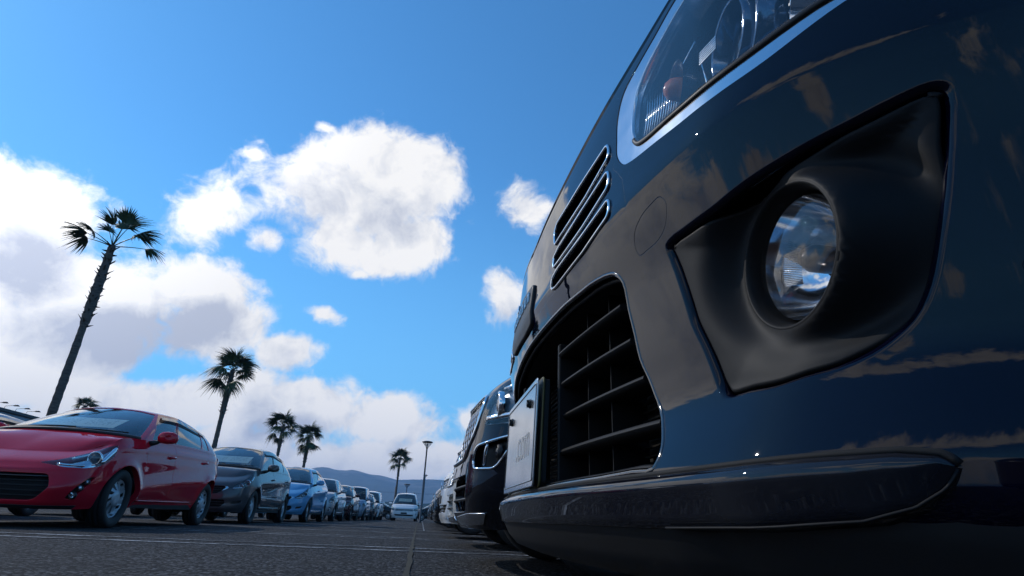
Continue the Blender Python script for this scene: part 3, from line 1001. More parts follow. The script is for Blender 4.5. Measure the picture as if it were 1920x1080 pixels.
def make_car(name, sp, pm, lod=2):
    root = empty(name)
    W, H, wb, tr = sp['W'], sp['H'], sp['wb'], sp['tr']
    hw = W / 2; xf = sp['fo']; xr = -(wb + sp['ro'])
    nb = sp.get('nose', .17)                       # how far the front corners are swept back
    UK = [0, .5, 1, 1.4, 2, 3, 3.5, 4, 4.5, 5]
    xs = [xf, xf - nb * .22, xf - nb, xf - nb - .30, min(xf - nb - .6, -.18), -wb * .6, -wb - .02, xr + .20, xr + .05, xr]
    ys = [0, .60 * hw, .87 * hw, .972 * hw, hw, hw, .988 * hw, .91 * hw, .62 * hw, 0]
    PX, PY = Curve1(UK, xs), Curve1(UK, ys)
    ZB = Curve1(UK, sp['zb']); ZT = Curve1(UK, sp['zt'])
    GF = Curve1([p[0] for p in sp['gf']], [p[1] for p in sp['gf']])
    GR = Curve1([0, .25, .6, 1], [.25, 0, .1, 1])
    DS = Curve1(*zip(*sp.get('ds', [(0, .075), (.2, .018), (.45, 0), (.66, .0), (.80, .014), (1, .060)])))
    rake, rrake = sp['rake'], sp.get('rrake', .12)
    ra = tr + sp.get('archgap', .045)
    cre = sp.get('crease', [])                     # (w0, height, width) raised lines along the flank
    def SA(uv):
        u = uv[:, 0]; w = uv[:, 1]; s = np.sign(u); a = np.abs(u)
        # let the parameter run a little past both ends so that normals stay even
        zb, zt = ZB(a), ZT(a)
        z = zb + w * (zt - zb)
        fr = sstep(1.75, .85, a); re = sstep(3.4, 4.2, a)
        wc = np.clip(w, 0, 1)
        x = PX(a) - rake * GF(wc) * fr + rrake * GR(wc) * re
        py = PY(a); y = py - DS(wc) * py / hw
        sd = sstep(1.2, 1.7, a) * sstep(4.2, 3.7, a)
        for (w0, h, wd, sl) in cre: y = y + h * sd * np.exp(-((w - w0 - sl * (a - 2.5)) / wd)**2)
        for xa in (0.0, -wb):
            r = np.hypot(x - xa, z - tr)
            y = y + sp.get('flare', .016) * np.exp(-((r - ra) / .06)**2) * sd
        for ft in sp.get('dents', []):             # (u0, w0, su, sw, depth) sculpting of the front
            d = ft[4] * np.exp(-((a - ft[0]) / ft[2])**2 - ((w - ft[1]) / ft[3])**2)
            x = x + d
        y = np.where(a > 5, -y, y)
        return np.stack([x, y * np.where(s == 0, 1, s), z], 1)
    def SAc(uv):
        """central-safe version: mirrored through u=0"""
        return SA(uv)
    # inverse along the flank
    aa = np.linspace(1.2, 4.3, 400); xx = PX(aa) - rake * GF(.6) * sstep(1.75, .85, aa) + rrake * GR(.6) * sstep(3.4, 4.2, aa)
    def u_of(x): return float(np.interp(-x, -xx, aa))
    def uw(x, z):
        u = u_of(x); return (u, float((z - ZB(u)) / (ZT(u) - ZB(u))))
    # ---- regions of the lower band
    loops = []; regs = []
    def reg(nm, poly, both=True, k={}):
        poly = np.asarray(poly, float)
        regs.append((nm, poly, 1, k)); loops.append(poly)
        if both:
            q = poly * np.array([-1, 1]); regs.append((nm, q, -1, k)); loops.append(q)
    for xa in (0.0, -wb):
        P = []
        for k in range(33):
            a = R(-40) + R(260) * k / 32
            P.append(uw(xa + ra * math.cos(a), tr + ra * math.sin(a)))
        reg('arch', P)
    xA, xB, xC = sp['xA'], sp['xB'], sp['xC']
    if lod > 0:
        zl = sp.get('doorz', .31)
        rA = ra + .05
        def arcpts(xa, a0, a1, n=8): return [(xa + rA * math.cos(a0 + (a1 - a0) * k / n), tr + rA * math.sin(a0 + (a1 - a0) * k / n)) for k in range(n + 1)]
        zd = .995
        fx = min(-rA - .03, xA - .02)
        D1 = [uw(fx, zl)] + [uw(xB, zl), (u_of(xB), zd), (u_of(fx + .10), zd), uw(fx + .03, .62)]
        xe = -wb + rA + .0
        D2 = [uw(xB - .012, zl), uw(min(xe - .03, -wb + rA), zl)]
        D2 += [uw(*p) for p in arcpts(-wb, R(25), R(65), 5)] + [uw(xC + .30, ZT(u_of(xC)) * .82), (u_of(xC + .22), zd), (u_of(xB - .012), zd)]
        for D in (D1, D2): reg('door', rounded(D, .03, 4, step=.05))
    for f in sp['features']:
        both = not f.get('mid')
        reg(f['kind'], f['poly'], both, f)
    fine = {0: .16, 1: .10, 2: .06}[lod]; sidestep = {0: .14, 1: .08, 2: .05}[lod]
    h1 = np.arange(0, 1.7, fine); h2 = np.arange(1.7, 4.0, sidestep); h3 = np.linspace(4.0, 4.999, {0: 6, 1: 9, 2: 14}[lod])
    half = np.concatenate([h1, h2, h3])
    us = np.concatenate([-half[:0:-1], half])
    nw = {0: 10, 1: 15, 2: 24}[lod]
    ws = np.linspace(0, 1, nw + 1)
    V, F = triangulate(us, ws, loops, (.85, .75), {0: .03, 1: .018, 2: .011}[lod])
    cent = V[F].mean(1); free = np.ones(len(F), bool)
    groups = []
    if sp.get('cut'): free &= np.abs(cent[:, 0]) > sp['cut']
    for nm, poly, sgn, k in regs:
        i = inside(cent, poly) & free
        free &= ~i
        groups.append((nm, F[i], sgn, k))
    brd = lambda uv: (np.abs(uv[:, 0]) > 4.998) | (uv[:, 1] > .9995)
    eps = (2e-3, 2e-3)
    shell = [panel(SA, V, F[free], fillet=.004, depth=.055, border=brd, eps=eps, nf=2)]
    flipA = SA(np.array([[2.5, .5]]))[0, 1] > 0 and normals_of(SA, np.array([[2.5, .5]]), eps)[0, 1] < 0
    if flipA: shell = [panel(SA, V, F[free], fillet=.004, depth=.055, border=brd, eps=eps, nf=2, flip=True)]
    fl = bool(flipA)
    # ---- bonnet
    uA = u_of(xA); uC = u_of(xC)
    top = lambda a: SA(np.stack([np.asarray(a, float), np.ones(len(np.atleast_1d(a)))], 1))
    uc = sp.get('ucorner', 1.0)
    A = top(np.array([uA]))[0]
    cz = sp.get('cowlz', A[2] + .03); cx = xA + sp.get('cowlx', .26)
    cowl0 = np.array([cx, 0, cz])
    def cowl(t):                                   # t 0 centre -> 1 A-pillar foot
        t = np.asarray(t, float)[:, None]
        mid = np.array([cx - .02, A[1] * .72, cz - .005])
        return (1 - t)**2 * cowl0 + 2 * t * (1 - t) * mid + t * t * A
    n0 = top(np.array([1e-6]))[0]; n0[1] = 0
    def lead(t): return top(np.maximum(np.asarray(t) * uc, 1e-6))
    def side(v): return top(uc + (uA - uc) * np.asarray(v))
    def midl(v):
        v = np.asarray(v, float)[:, None]
        P = n0 * (1 - v) + cowl0 * v
        P[:, 2:] += sp.get('crown', .045) * 4 * v * (1 - v) * (1 - .35 * v)
        return P
    H0 = coons(lead, cowl, midl, side)
    def SH(uv):
        s = np.where(uv[:, 0] < 0, -1, 1)
        q = np.stack([np.abs(uv[:, 0]), uv[:, 1]], 1)
        P = H0(q)
        P[:, 2] += sp.get('hoodridge', .008) * np.exp(-((q[:, 0] - .62) / .12)**2) * np.sin(np.clip(q[:, 1], 0, 1) * math.pi)
        P[:, 1] *= s
        return P
    def flat(S, us, vs, **k):
        V, F = triangulate(us, vs, [], (1, 1))
        fl_ = normals_of(S, np.array([[(us[0] + us[-1]) * .5 + .01, (vs[0] + vs[-1]) * .5]]), (1e-3, 1e-3))[0, 2] < 0
        return panel(S, V, F, flip=bool(fl_), **k)
    nh = {0: 7, 1: 12, 2: 20}[lod]
    if not sp.get('cut'): shell.append(flat(SH, np.linspace(-1, 1, 2 * nh + 1), np.linspace(0, 1, nh + 1)))
    # ---- greenhouse
    rf, rr_ = sp['roof_front'], sp['roof_rear']     # (x centre, z centre, x corner, y corner, z corner)
    rm = sp['roof_mid']                            # (x, y, z)
    G1 = Curve1([0, .5, 1, 1.5, 2, 2.5, 3], [(rf[0], 0, rf[1]), (rf[0] * .7 + rf[2] * .3, rf[3] * .55, rf[1] * .75 + rf[4] * .25), rf[2:5], rm, rr_[2:5], (rr_[0] * .7 + rr_[2] * .3, rr_[3] * .55, rr_[1] * .75 + rr_[4] * .25), (rr_[0], 0, rr_[1])])
    def G0(u):
        u = np.asarray(u, float); P = np.zeros((len(u), 3))
        a = u <= 1; P[a] = cowl(np.maximum(u[a], 0)) if a.any() else 0
        b = (u > 1) & (u <= 2)
        if b.any(): P[b] = top(uA + (uC - uA) * (u[b] - 1))
        c = u > 2
        if c.any(): P[c] = top(np.minimum(uC + (5 - uC) * (u[c] - 2), 4.9999))
        return P
    bul = sp.get('bulge', .03)
    def SG(uv):
        s = np.where(uv[:, 0] < 0, -1, 1); u = np.abs(uv[:, 0]); v = uv[:, 1:2]
        u = np.minimum(u, 3.0)
        a, b = G0(u), G1(u)
        P = a * (1 - v) + b * v
        k = bul * 4 * v[:, 0] * (1 - v[:, 0])
        fx = sstep(1.02, .75, u) - sstep(1.95, 2.4, u)
        sx = sstep(.6, 1.1, u) * sstep(2.5, 1.9, u)
        P[:, 0] += k * fx * .8; P[:, 1] += k * sx; P[:, 2] += k * (np.abs(fx) * .5)
        P[:, 1] *= s
        return P
    gl = []; gregs = []
    def greg(nm, poly, both=True, r=.05, m='window'):
        poly = rounded(poly, r, 4, step=.08)
        gregs.append((nm, poly, 1, m)); gl.append(poly)
        if both:
            q = poly * np.array([-1, 1]); gregs.append((nm, q, -1, m)); gl.append(q)
    ws_ = sp.get('wsu', .93)
    greg('windscreen', [(-ws_, .03), (ws_, .03), (ws_, .955), (-ws_, .955)], False)
    for nm, poly, m in sp['sidewin']: greg(nm, poly, True, .035, m)
    greg('rear_window', [(2.25, .08), (2.999, .08), (2.999, .92), (2.25, .92)], True, .04, 'tint_window')
    g1 = {0: .2, 1: .1, 2: .07}[lod]
    hu = np.concatenate([np.arange(0, 2.9999, g1), [3.0]])
    us2 = np.concatenate([-hu[:0:-1], hu]); vs2 = np.linspace(0, 1, {0: 5, 1: 8, 2: 13}[lod])
    V2, F2 = triangulate(us2, vs2, gl, (.8, .7), .02)
    c2 = V2[F2].mean(1); fr2 = np.ones(len(F2), bool)
    flg = normals_of(SG, np.array([[1.5, .5]]), (1e-3, 1e-3))[0, 1] < 0
    gpan = []
    for nm, poly, sgn, m in gregs:
        i = inside(c2, poly) & fr2; fr2 &= ~i
        gpan.append((nm, F2[i], sgn, m))
    shell.append(panel(SG, V2, F2[fr2], fillet=.003, depth=.03, border=lambda uv: (np.abs(uv[:, 0]) > 2.9995) | (uv[:, 1] < .0005) | (uv[:, 1] > .9995), flip=bool(flg), nf=2))
    # ---- roof
    def rfr(t): return G1(np.asarray(t))
    def rre(t): return G1(3 - np.asarray(t))
    def rsd(v): return G1(1 + np.asarray(v))
    def rmd(v):
        v = np.asarray(v, float)[:, None]
        P = np.array([rf[0], 0, rf[1]]) * (1 - v) + np.array([rr_[0], 0, rr_[1]]) * v
        P[:, 2:] += (H - max(rf[1], rr_[1])) * 4 * v * (1 - v) if H > max(rf[1], rr_[1]) else 0
        return P
    Rf = coons(rfr, rre, rmd, rsd)
    def SR(uv):
        s = np.where(uv[:, 0] < 0, -1, 1)
        q = np.stack([np.abs(uv[:, 0]), uv[:, 1]], 1); P = Rf(q)
        P[:, 2] += .02 * (1 - q[:, 0]**4) * np.sin(np.clip(q[:, 1], 0, 1) * math.pi)
        P[:, 1] *= s
        return P
    nr = {0: 5, 1: 8, 2: 13}[lod]
    shell.append(flat(SR, np.linspace(-1, 1, 2 * nr + 1), np.linspace(0, 1, nr + 1)))
    sv, sf, sn = join3(shell)
    body = mobj('body', sv, sf, pm, root, sn)
    # ---- panes
    rear = []
    for nm, Fq, sgn, m in gpan:
        if len(Fq) == 0: continue
        p = panel(SG, V2, Fq, off=-.006, flip=bool(flg), depth=.004)
        if nm == 'rear_window': rear.append((p, m)); continue
        mobj(nm, p[0], p[1], M[m] if nm != 'pillar_trim' else M['gloss_black'], root, p[2])
    if rear:
        v, f, n = join3([r[0] for r in rear]); mobj('rear_window', v, f, M[rear[0][1]], root, n)
    # ---- doors and front features
    for nm, Fq, sgn, k in groups:
        if len(Fq) == 0 or nm == 'arch': continue
        if nm == 'door':
            p = panel(SA, V, Fq, gap=.006, fillet=.003, depth=.02, flip=fl, eps=eps, border=None, nf=2)
            d = mobj('door', p[0], p[1], pm, root, p[2])
            c = V[np.unique(Fq)]
            um, ux = np.abs(c[:, 0]).min(), np.abs(c[:, 0]).max()
            uh = ux - (ux - um) * .13; q = SA(np.array([[uh * sgn, sp.get('handlew', .79)]]))[0]
            h = MB()
            h.tube([(q[0] + .075, q[1] - sgn * .004, q[2] - .008), (q[0] + .055, q[1] + sgn * .022, q[2] - .002), (q[0] - .05, q[1] + sgn * .026, q[2] + .004), (q[0] - .085, q[1] - sgn * .002, q[2] + .004)], [.010, .015, .016, .010], 8)
            h.obj('handle', pm, d, True)
        elif nm == 'headlight':
            p = panel(SA, V, Fq, gap=.002, fillet=.004, depth=.012, flip=fl, eps=eps, nf=2)
            hl = mobj('headlight', p[0], p[1], M['lens'], root, p[2])
            dep = k.get('deep', .045)
            p2 = panel(SA, V, Fq, off=-dep, flip=fl, eps=eps)
            mobj('housing', p2[0], p2[1], M[k.get('inner', 'lamp_inner')], hl, p2[2])
            for (cu, cw, rad) in k.get('bulbs', []):
                q = SA(np.array([[cu * sgn, cw]]))[0]
                Mx = Matrix.Translation((q[0] - dep - .002, q[1], q[2])) @ Matrix.Rotation(R(90), 4, 'Y')
                b = MB(); b.lathe([(rad * 1.25, .0), (rad * 1.28, .028), (rad * 1.12, .034), (rad * 1.02, .02)], 20, Mx)
                b.obj('lamp_ring', M['chrome'], hl, True)
                b = MB(); b.lathe([(rad * 1.0, .014), (rad * .8, .026), (rad * .45, .034), (.0005, .037)], 20, Mx)
                b.obj('projector', M['projector'], hl, True)
            for (u0, w0, u1, w1, th) in k.get('strips', []):
                qs = SA(np.array([[(u0 + (u1 - u0) * t) * sgn, w0 + (w1 - w0) * t] for t in np.linspace(0, 1, 8)]))
                qs[:, 0] -= dep * .55
                MB().tube([tuple(q) for q in qs], th, 6).obj('light_bar', M['reflector'], hl, True)
        elif nm in ('grille', 'intake'):
            dep = k.get('deep', .06)
            p2 = panel(SA, V, Fq, off=-dep, flip=fl, eps=eps)
            gr = mobj('grille' if nm == 'grille' else 'air_intake', p2[0], p2[1], M[k.get('inner', 'dark')], root, p2[2])
            for (w0, th, m) in k.get('slats', []):
                poly = np.asarray(k['poly']) * np.array([sgn, 1])
                for (ua, ub) in spans(poly, w0):
                    t = np.linspace(ua, ub, 12); q = SA(np.stack([t, np.full(12, w0)], 1)); q[:, 0] -= k.get('slatin', .018)
                    sb = MB().tube([tuple(a) for a in q], th, 6); sb.obj('slat', M[m], gr, True)
            if k.get('mesh'):
                mesh_grille(SA, np.asarray(k['poly']) * np.array([sgn, 1]), k['mesh'], gr)
            if k.get('rim'):
                poly = np.asarray(k['poly']) * np.array([sgn, 1]); q = SA(np.concatenate([poly, poly[:1]])); q[:, 0] += .004
                MB().tube([tuple(a) for a in q], k['rim'], 6).obj('grille_surround', M[k.get('rimmat', 'chrome')], gr, True)
            if k.get('emblem'):
                q = SA(np.array([[0.0001, k['emblem'][0]]]))[0]; r = k['emblem'][1]
                Mx = Matrix.Translation((q[0] + .006, 0, q[2])) @ Matrix.Rotation(R(90), 4, 'Y') @ Matrix.Diagonal((.72, 1, 1, 1))
                b = MB()
                b.lathe([(r * .82, .0), (r * .86, .010), (r * .98, .010), (r, .0)], 28, Mx)
                b.obj('emblem', M['chrome'], gr, True)
        elif nm == 'fog':
            p2 = panel(SA, V, Fq, off=-k.get('deep', .045), flip=fl, eps=eps)
            fg = mobj('fog_lamp_housing', p2[0], p2[1], M[k.get('inner', 'black_plastic')], root, p2[2])
            for (cu, cw, rad) in k.get('bulbs', []):
                q = SA(np.array([[cu * sgn, cw]]))[0]
                Mx = Matrix.Translation((q[0] - k.get('deep', .045) * .8, q[1], q[2])) @ Matrix.Rotation(R(90), 4, 'Y')
                MB().lathe([(rad * 1.25, 0), (rad * 1.2, .02), (rad, .024)], 18, Mx).obj('lamp_ring', M['black_plastic'], fg, True)
                MB().lathe([(rad, .012), (rad * .6, -.01), (.001, -.02)], 18, Mx).obj('reflector', M['reflector'], fg, True)
                MB().lathe([(rad, .02), (rad * .7, .028), (.001, .031)], 18, Mx).obj('fog_lens', M['lens'], fg, True)
            if k.get('rim'):
                poly = np.asarray(k['poly']) * np.array([sgn, 1]); q = SA(np.concatenate([poly, poly[:1]])); q[:, 0] += .003
                MB().tube([tuple(a) for a in q], k['rim'], 6).obj('fog_lamp_trim', M['chrome'], fg, True)
            for (u0, w0, u1, w1, th) in k.get('strips', []):
                qs = SA(np.array([[(u0 + (u1 - u0) * t) * sgn, w0 + (w1 - w0) * t] for t in np.linspace(0, 1, 8)])); qs[:, 0] -= .01
                MB().tube([tuple(q) for q in qs], th, 6).obj('fog_lamp_trim', M['chrome'], fg, True)
        elif nm == 'trim':
            p = panel(SA, V, Fq, off=k.get('off', .004), fillet=.003, depth=.01, flip=fl, eps=eps, nf=2)
            mobj(k.get('name', 'trim_panel'), p[0], p[1], M[k['mat']], root, p[2])
    # ---- side moulding lines, tail lamps
    if lod > 0:
        for s in (1, -1):
            # lower sill trim
            t = np.linspace(u_of(-ra - .06), u_of(-wb + ra + .06), 16)
            q = SA(np.stack([t * s, np.full(16, .10)], 1)); q[:, 1] += s * .004
            MB().tube([tuple(a) for a in q], .010, 6).obj('sill_moulding', pm, root, True)
            # mirror
            q = SG(np.array([[1.12 * s, .0]]))[0]; mz = sp.get('mirz', q[2] + .05)
            mirror(root, (q[0] - .02, s * (hw - .02), mz), s, pm, sp.get('mirmat'))
            # visor above the windows
            if sp.get('visor'):
                t = np.linspace(1.10, 1.88, 14); q = SG(np.stack([t * s, np.full(14, .905)], 1)); q[:, 1] += s * .012
                q2 = SG(np.stack([t * s, np.full(14, .80)], 1)); q2[:, 1] += s * .030
                Vv = np.concatenate([q, q2]); Fv = [(i, i + 1, 14 + i + 1, 14 + i) for i in range(13)]
                mobj('window_visor', Vv, Fv, M['visor'], root)
        Pc = [tuple(a) for a in SG(np.stack([np.linspace(-.96, .96, 25), np.full(25, .012)], 1)) + np.array([.012, 0, .002])]
        MB().tube(Pc, .022, 6).obj('cowl_trim', M['black_plastic'], root, True)
        # door mirrors done; wipers along the cowl
        for y0, y1 in ((-.52, .12), (.08, .60)):
            P = []
            for t in np.linspace(0, 1, 7):
                yy = (y0 + (y1 - y0) * t); uu = np.clip(yy / A[1], -.98, .98)
                q = SG(np.array([[uu, .035 + .05 * t]]))[0]; P.append((q[0] + .02, q[1], q[2] + .012))
            MB().tube(P, .009, 5).obj('wiper', M['black_plastic'], root, True)
        interior(root, sp, xA, xB, cz, hw, lod)
        if sp.get('tail', True):
            for s in (1, -1):
                q = SA(np.array([[4.05 * s, .9]]))[0]
                MB().box((q[0] + .0, q[1], q[2] - .10), (.10, .10, .26), 0, .8, .02).obj('tail_lamp', M['tail'], root, True)
    # ---- underside and wheel housings
    b = MB()
    b.box(((xf - .25 + xr + .25) / 2, 0, .30), (xf - xr - .50, W * .62, .16))
    b.box(((-ra - .02 - wb + ra + .02) / 2, 0, .31), (wb - 2 * ra - .04, W * .93, .20))
    b.box((xr + .28, 0, .42), (.46, W * .84, .2))
    b.obj('underbody', M['dark'], root)
    for xa in (0.0, -wb):
        for s in (1, -1):
            Mx = Matrix.Translation((xa, s * (hw - .30), tr)) @ Matrix.Rotation(-s * R(90), 4, 'X')
            l = MB(); a0, a1 = (R(180), R(360)) if s > 0 else (R(0), R(180))
            l.lathe([(.02, 0), (ra + .01, 0), (ra + .01, .24)], 20, Mx, a0 - .35, a1 + .35)
            l.obj('wheel_housing', M['dark'], root, True)
    add_wheels(root, sp, lod)
    root['_SA'] = 0
    del root['_SA']
    return root, SA, SG, u_of


def spans(poly, w):
    xs = []
    for a, b in zip(poly, np.roll(poly, -1, axis=0)):
        if (a[1] > w) != (b[1] > w): xs.append(a[0] + (b[0] - a[0]) * (w - a[1]) / (b[1] - a[1]))
    xs.sort()
    return [(xs[i], xs[i + 1]) for i in range(0, len(xs) - 1, 2)]


def mesh_grille(S, poly, sp, parent):
    """diamond netting filling a loop"""
    du, dw, th, m = sp
    b = MB(); u0, u1 = poly[:, 0].min(), poly[:, 0].max(); w0, w1 = poly[:, 1].min(), poly[:, 1].max()
    for sl in (1, -1):
        c = u0 - (w1 - w0) / dw * du
        while c < u1 + (w1 - w0) / dw * du:
            t = np.linspace(0, 1, 40); u = c + sl * t * (w1 - w0) / dw * du; w = w0 + t * (w1 - w0)
            i = inside(np.stack([u, w], 1), poly)
            if i.sum() > 2:
                P = S(np.stack([u[i], w[i]], 1)); P[:, 0] -= .022
                b.tube([tuple(p) for p in P], th, 4, False)
            c += du * 2
    o = b.obj('grille_mesh', M[m], parent, True)
    return o


M['lamp_inner'] = plain('lamp_inner', (.10, .105, .11), .25, .7, .25, 14)
M['projector'] = plain('projector_lens', (.05, .055, .06), .03, 0, .1, coat=1.0)
M['visor'] = glass('smoked_visor', (.16, .14, .14), 1.0)
M['tail'] = plain('tail_lamp', (.25, .01, .012), .12, 0, .1, coat=1.0)


def mirror(root, c, s, pm, mm=None):
    b = MB()
    prof = [(-.5, 0), (-.47, .5), (-.36, .80), (-.1, 1.0), (.2, .98), (.42, .82), (.5, .5), (.52, 0)]
    V = []; n = 12
    for (t, k) in prof:
        for i in range(n):
            a = 2 * math.pi * i / n
            ca, sa = math.cos(a), math.sin(a)
            e = .75
            yy = abs(ca)**e * (1 if ca > 0 else -1) * .11 * max(k, .01); zz = abs(sa)**e * (1 if sa > 0 else -1) * .072 * max(k, .01)
            V.append((c[0] - t * .16 - .03 * (1 if ca * s > 0 else 0) * abs(ca), c[1] + s * .13 + yy, c[2] + zz))
    F = []
    for r in range(len(prof) - 1):
        for i in range(n):
            j = (i + 1) % n
            F.append((r * n + i, r * n + j, (r + 1) * n + j, (r + 1) * n + i))
    b.add(V, F)
    o = b.obj('door_mirror', mm and M[mm] or pm, root, True)
    st = MB(); st.tube([(c[0] + .04, c[1] - s * .04, c[2] - .085), (c[0] + .01, c[1] + s * .03, c[2] - .06), (c[0], c[1] + s * .07, c[2] - .03)], [.035, .026, .02], 8)
    st.obj('mirror_stalk', M['black_plastic'], o, True)
    MB().box((c[0] - .084, c[1] + s * .13, c[2]), (.006, .17, .105), 0, 1, .0).obj('mirror_glass', M['chrome'], o)


def seat_mesh():
    b = MB()
    b.box((0, 0, .12), (.50, .50, .20), 0, .92, .06)
    b2 = MB(); b2.box((0, 0, .0), (.14, .48, .62), 0, .86, .05)
    for v in b2.V: pass
    V = [(-.24 + x - z * .30, y, .48 + z) for x, y, z in b2.V]
    b.add(V, b2.F)
    b3 = MB(); b3.box((0, 0, 0), (.10, .26, .19), 0, .85, .04)
    b.add([(-.37 + x, y, .90 + z) for x, y, z in b3.V], b3.F)
    return mesh_data('seat', b.V, b.F, M['seat'], smooth=True)


SEAT = seat_mesh()


def interior(root, sp, xA, xB, cz, hw, lod):
    b = MB()
    b.box((xA + .02, 0, cz - .16), (.46, hw * 1.72, .24), 0, .93, .05)
    b.box((xA - .14, hw * .40 * -1, cz - .03), (.20, .34, .10), 0, .8, .03)
    b.obj('dashboard', M['trim_grey'], root, True)
    for s in (1, -1):
        link('seat', SEAT, root, (xB + .12, s * hw * .42, .33))
        link('seat', SEAT, root, (xB - .72, s * hw * .42, .33), scale=(1, 1.15, 1))
    st = MB(); c = Vector((xA - .30, -hw * .42, cz - .06))
    P = [c + Vector((.07 * math.sin(a), .18 * math.cos(a), .17 * math.sin(a))) for a in np.linspace(0, 2 * math.pi, 21)]
    st.tube(P, .016, 6, False)
    st.tube([c + Vector((0, -.17, 0)), c + Vector((.05, 0, -.03)), c + Vector((0, .17, 0))], .018, 6)
    st.obj('steering_wheel', M['trim_grey'], root, True)
    MB().box((sp['roof_front'][0] + .10, 0, sp['roof_front'][1] - .13), (.03, .17, .045), 0, .9, .012).obj('rear_view_mirror', M['trim_grey'], root)


def paint_copy(root, pm, old):
    """copy of a car in another colour (the paint slot is set on each object)"""
    c = copy_tree(root)
    def rec(o):
        if o.type == 'MESH':
            for i, ms in enumerate(o.material_slots):
                if ms.material == old:
                    ms.link = 'OBJECT'; ms.material = pm
        for ch in o.children: rec(ch)
    rec(c)
    return c

# ---------------------------------------------------------------- the models
def lr(pts, r=.03, step=.06): return rounded(pts, r, 4, step)


P_RED = paint('red_paint', (.58, .010, .026), .0, .0, .015)
M['lamp_bright'] = plain('lamp_bright', (.45, .48, .52), .18, .85, .2, 14)
P_GREY = paint('grey_paint', (.080, .074, .077), .3, .2)
P_BLUE = paint('blue_paint', (.14, .36, .58), .2, .2)
P_SILVER = paint('silver_paint', (.36, .38, .41), .7, .2)
P_MAROON = paint('maroon_paint', (.045, .014, .018), .3, .2)
P_ICE = paint('ice_blue_paint', (.24, .30, .38), .5, .2)
P_BLACK = paint('black_paint', (.008, .009, .012), .2, .1)
P_WHITE = paint('white_paint', (.72, .73, .74), 0.0)
P_PEARL = paint('pearl_paint', (.62, .60, .56), .1)
P_NAVY = paint('navy_paint', (.005, .0055, .009), .2, .1)
M['lamp_white'] = plain('lamp_white', (.62, .65, .68), .22, .25, .12, 14)

SP_RED = dict(W=1.695, H=1.448, wb=2.55, fo=.83, ro=.62, tr=.298, tw=.180, rr=.200, rim='swirl', nose=.22, steer=R(2),
    zb=[.17, .17, .175, .19, .21, .22, .24, .26, .28, .28],
    zt=[.72, .735, .82, .90, .945, 1.00, 1.03, 1.04, 1.03, 1.03],
    gf=[(0, .14), (.10, .02), (.3, .0), (.55, .10), (.75, .30), (1, 1)], rake=.36, rrake=.10,
    xA=-.26, xB=-1.16, xC=-2.62, cowlx=.30, crown=.02, ucorner=1.0,
    roof_front=(-.98, 1.405, -1.08, .50, 1.365), roof_mid=(-1.6, .545, 1.395), roof_rear=(-2.95, 1.37, -2.86, .48, 1.325),
    sidewin=[('side_window', [(1.13, .05), (1.445, .05), (1.445, .90), (1.10, .86), (1.06, .60)], 'window'),
             ('pillar_trim', [(1.449, .04), (1.471, .04), (1.471, .905), (1.449, .905)], 'window'),
             ('side_window', [(1.475, .05), (1.80, .06), (1.80, .88), (1.475, .90)], 'tint_window'),
             ('quarter_window', [(1.82, .06), (1.90, .08), (1.86, .80), (1.82, .84)], 'tint_window')],
    crease=[(.30, .028, .14, .20), (.86, .012, .05, .02)], flare=.022, visor=True,
    dents=[(.75, .32, .35, .13, .035), (0, .62, .5, .06, .02)],
    features=[
        dict(kind='trim', name='chin_trim', mat='black_plastic', mid=True, poly=lr([(-1.05, .004), (1.05, .004), (1.10, .05), (-1.10, .05)], .01), off=.004),
        dict(kind='headlight', poly=lr([(.30, .755), (.60, .675), (.93, .605), (1.18, .600), (1.38, .73), (1.40, .90), (1.08, .935), (.66, .885)], .05), bulbs=[(.98, .765, .055)], strips=[(.48, .74, .88, .66, .014), (1.14, .66, 1.30, .86, .024), (.60, .83, .95, .89, .010)], inner='reflector'),
        dict(kind='grille', mid=True, poly=lr([(-.44, .12), (.44, .12), (.60, .34), (.48, .57), (-.48, .57), (-.60, .34)], .06), slats=[(.28, .008, 'dark'), (.36, .008, 'dark'), (.44, .008, 'dark'), (.20, .008, 'dark'), (.52, .010, 'gloss_black')], deep=.07),
        dict(kind='fog', poly=lr([(.84, .15), (.98, .13), (1.07, .24), (1.20, .45), (1.10, .46), (.93, .28)], .04), bulbs=[(.945, .20, .030), (1.03, .30, .022), (1.09, .38, .020)], deep=.03),
    ])

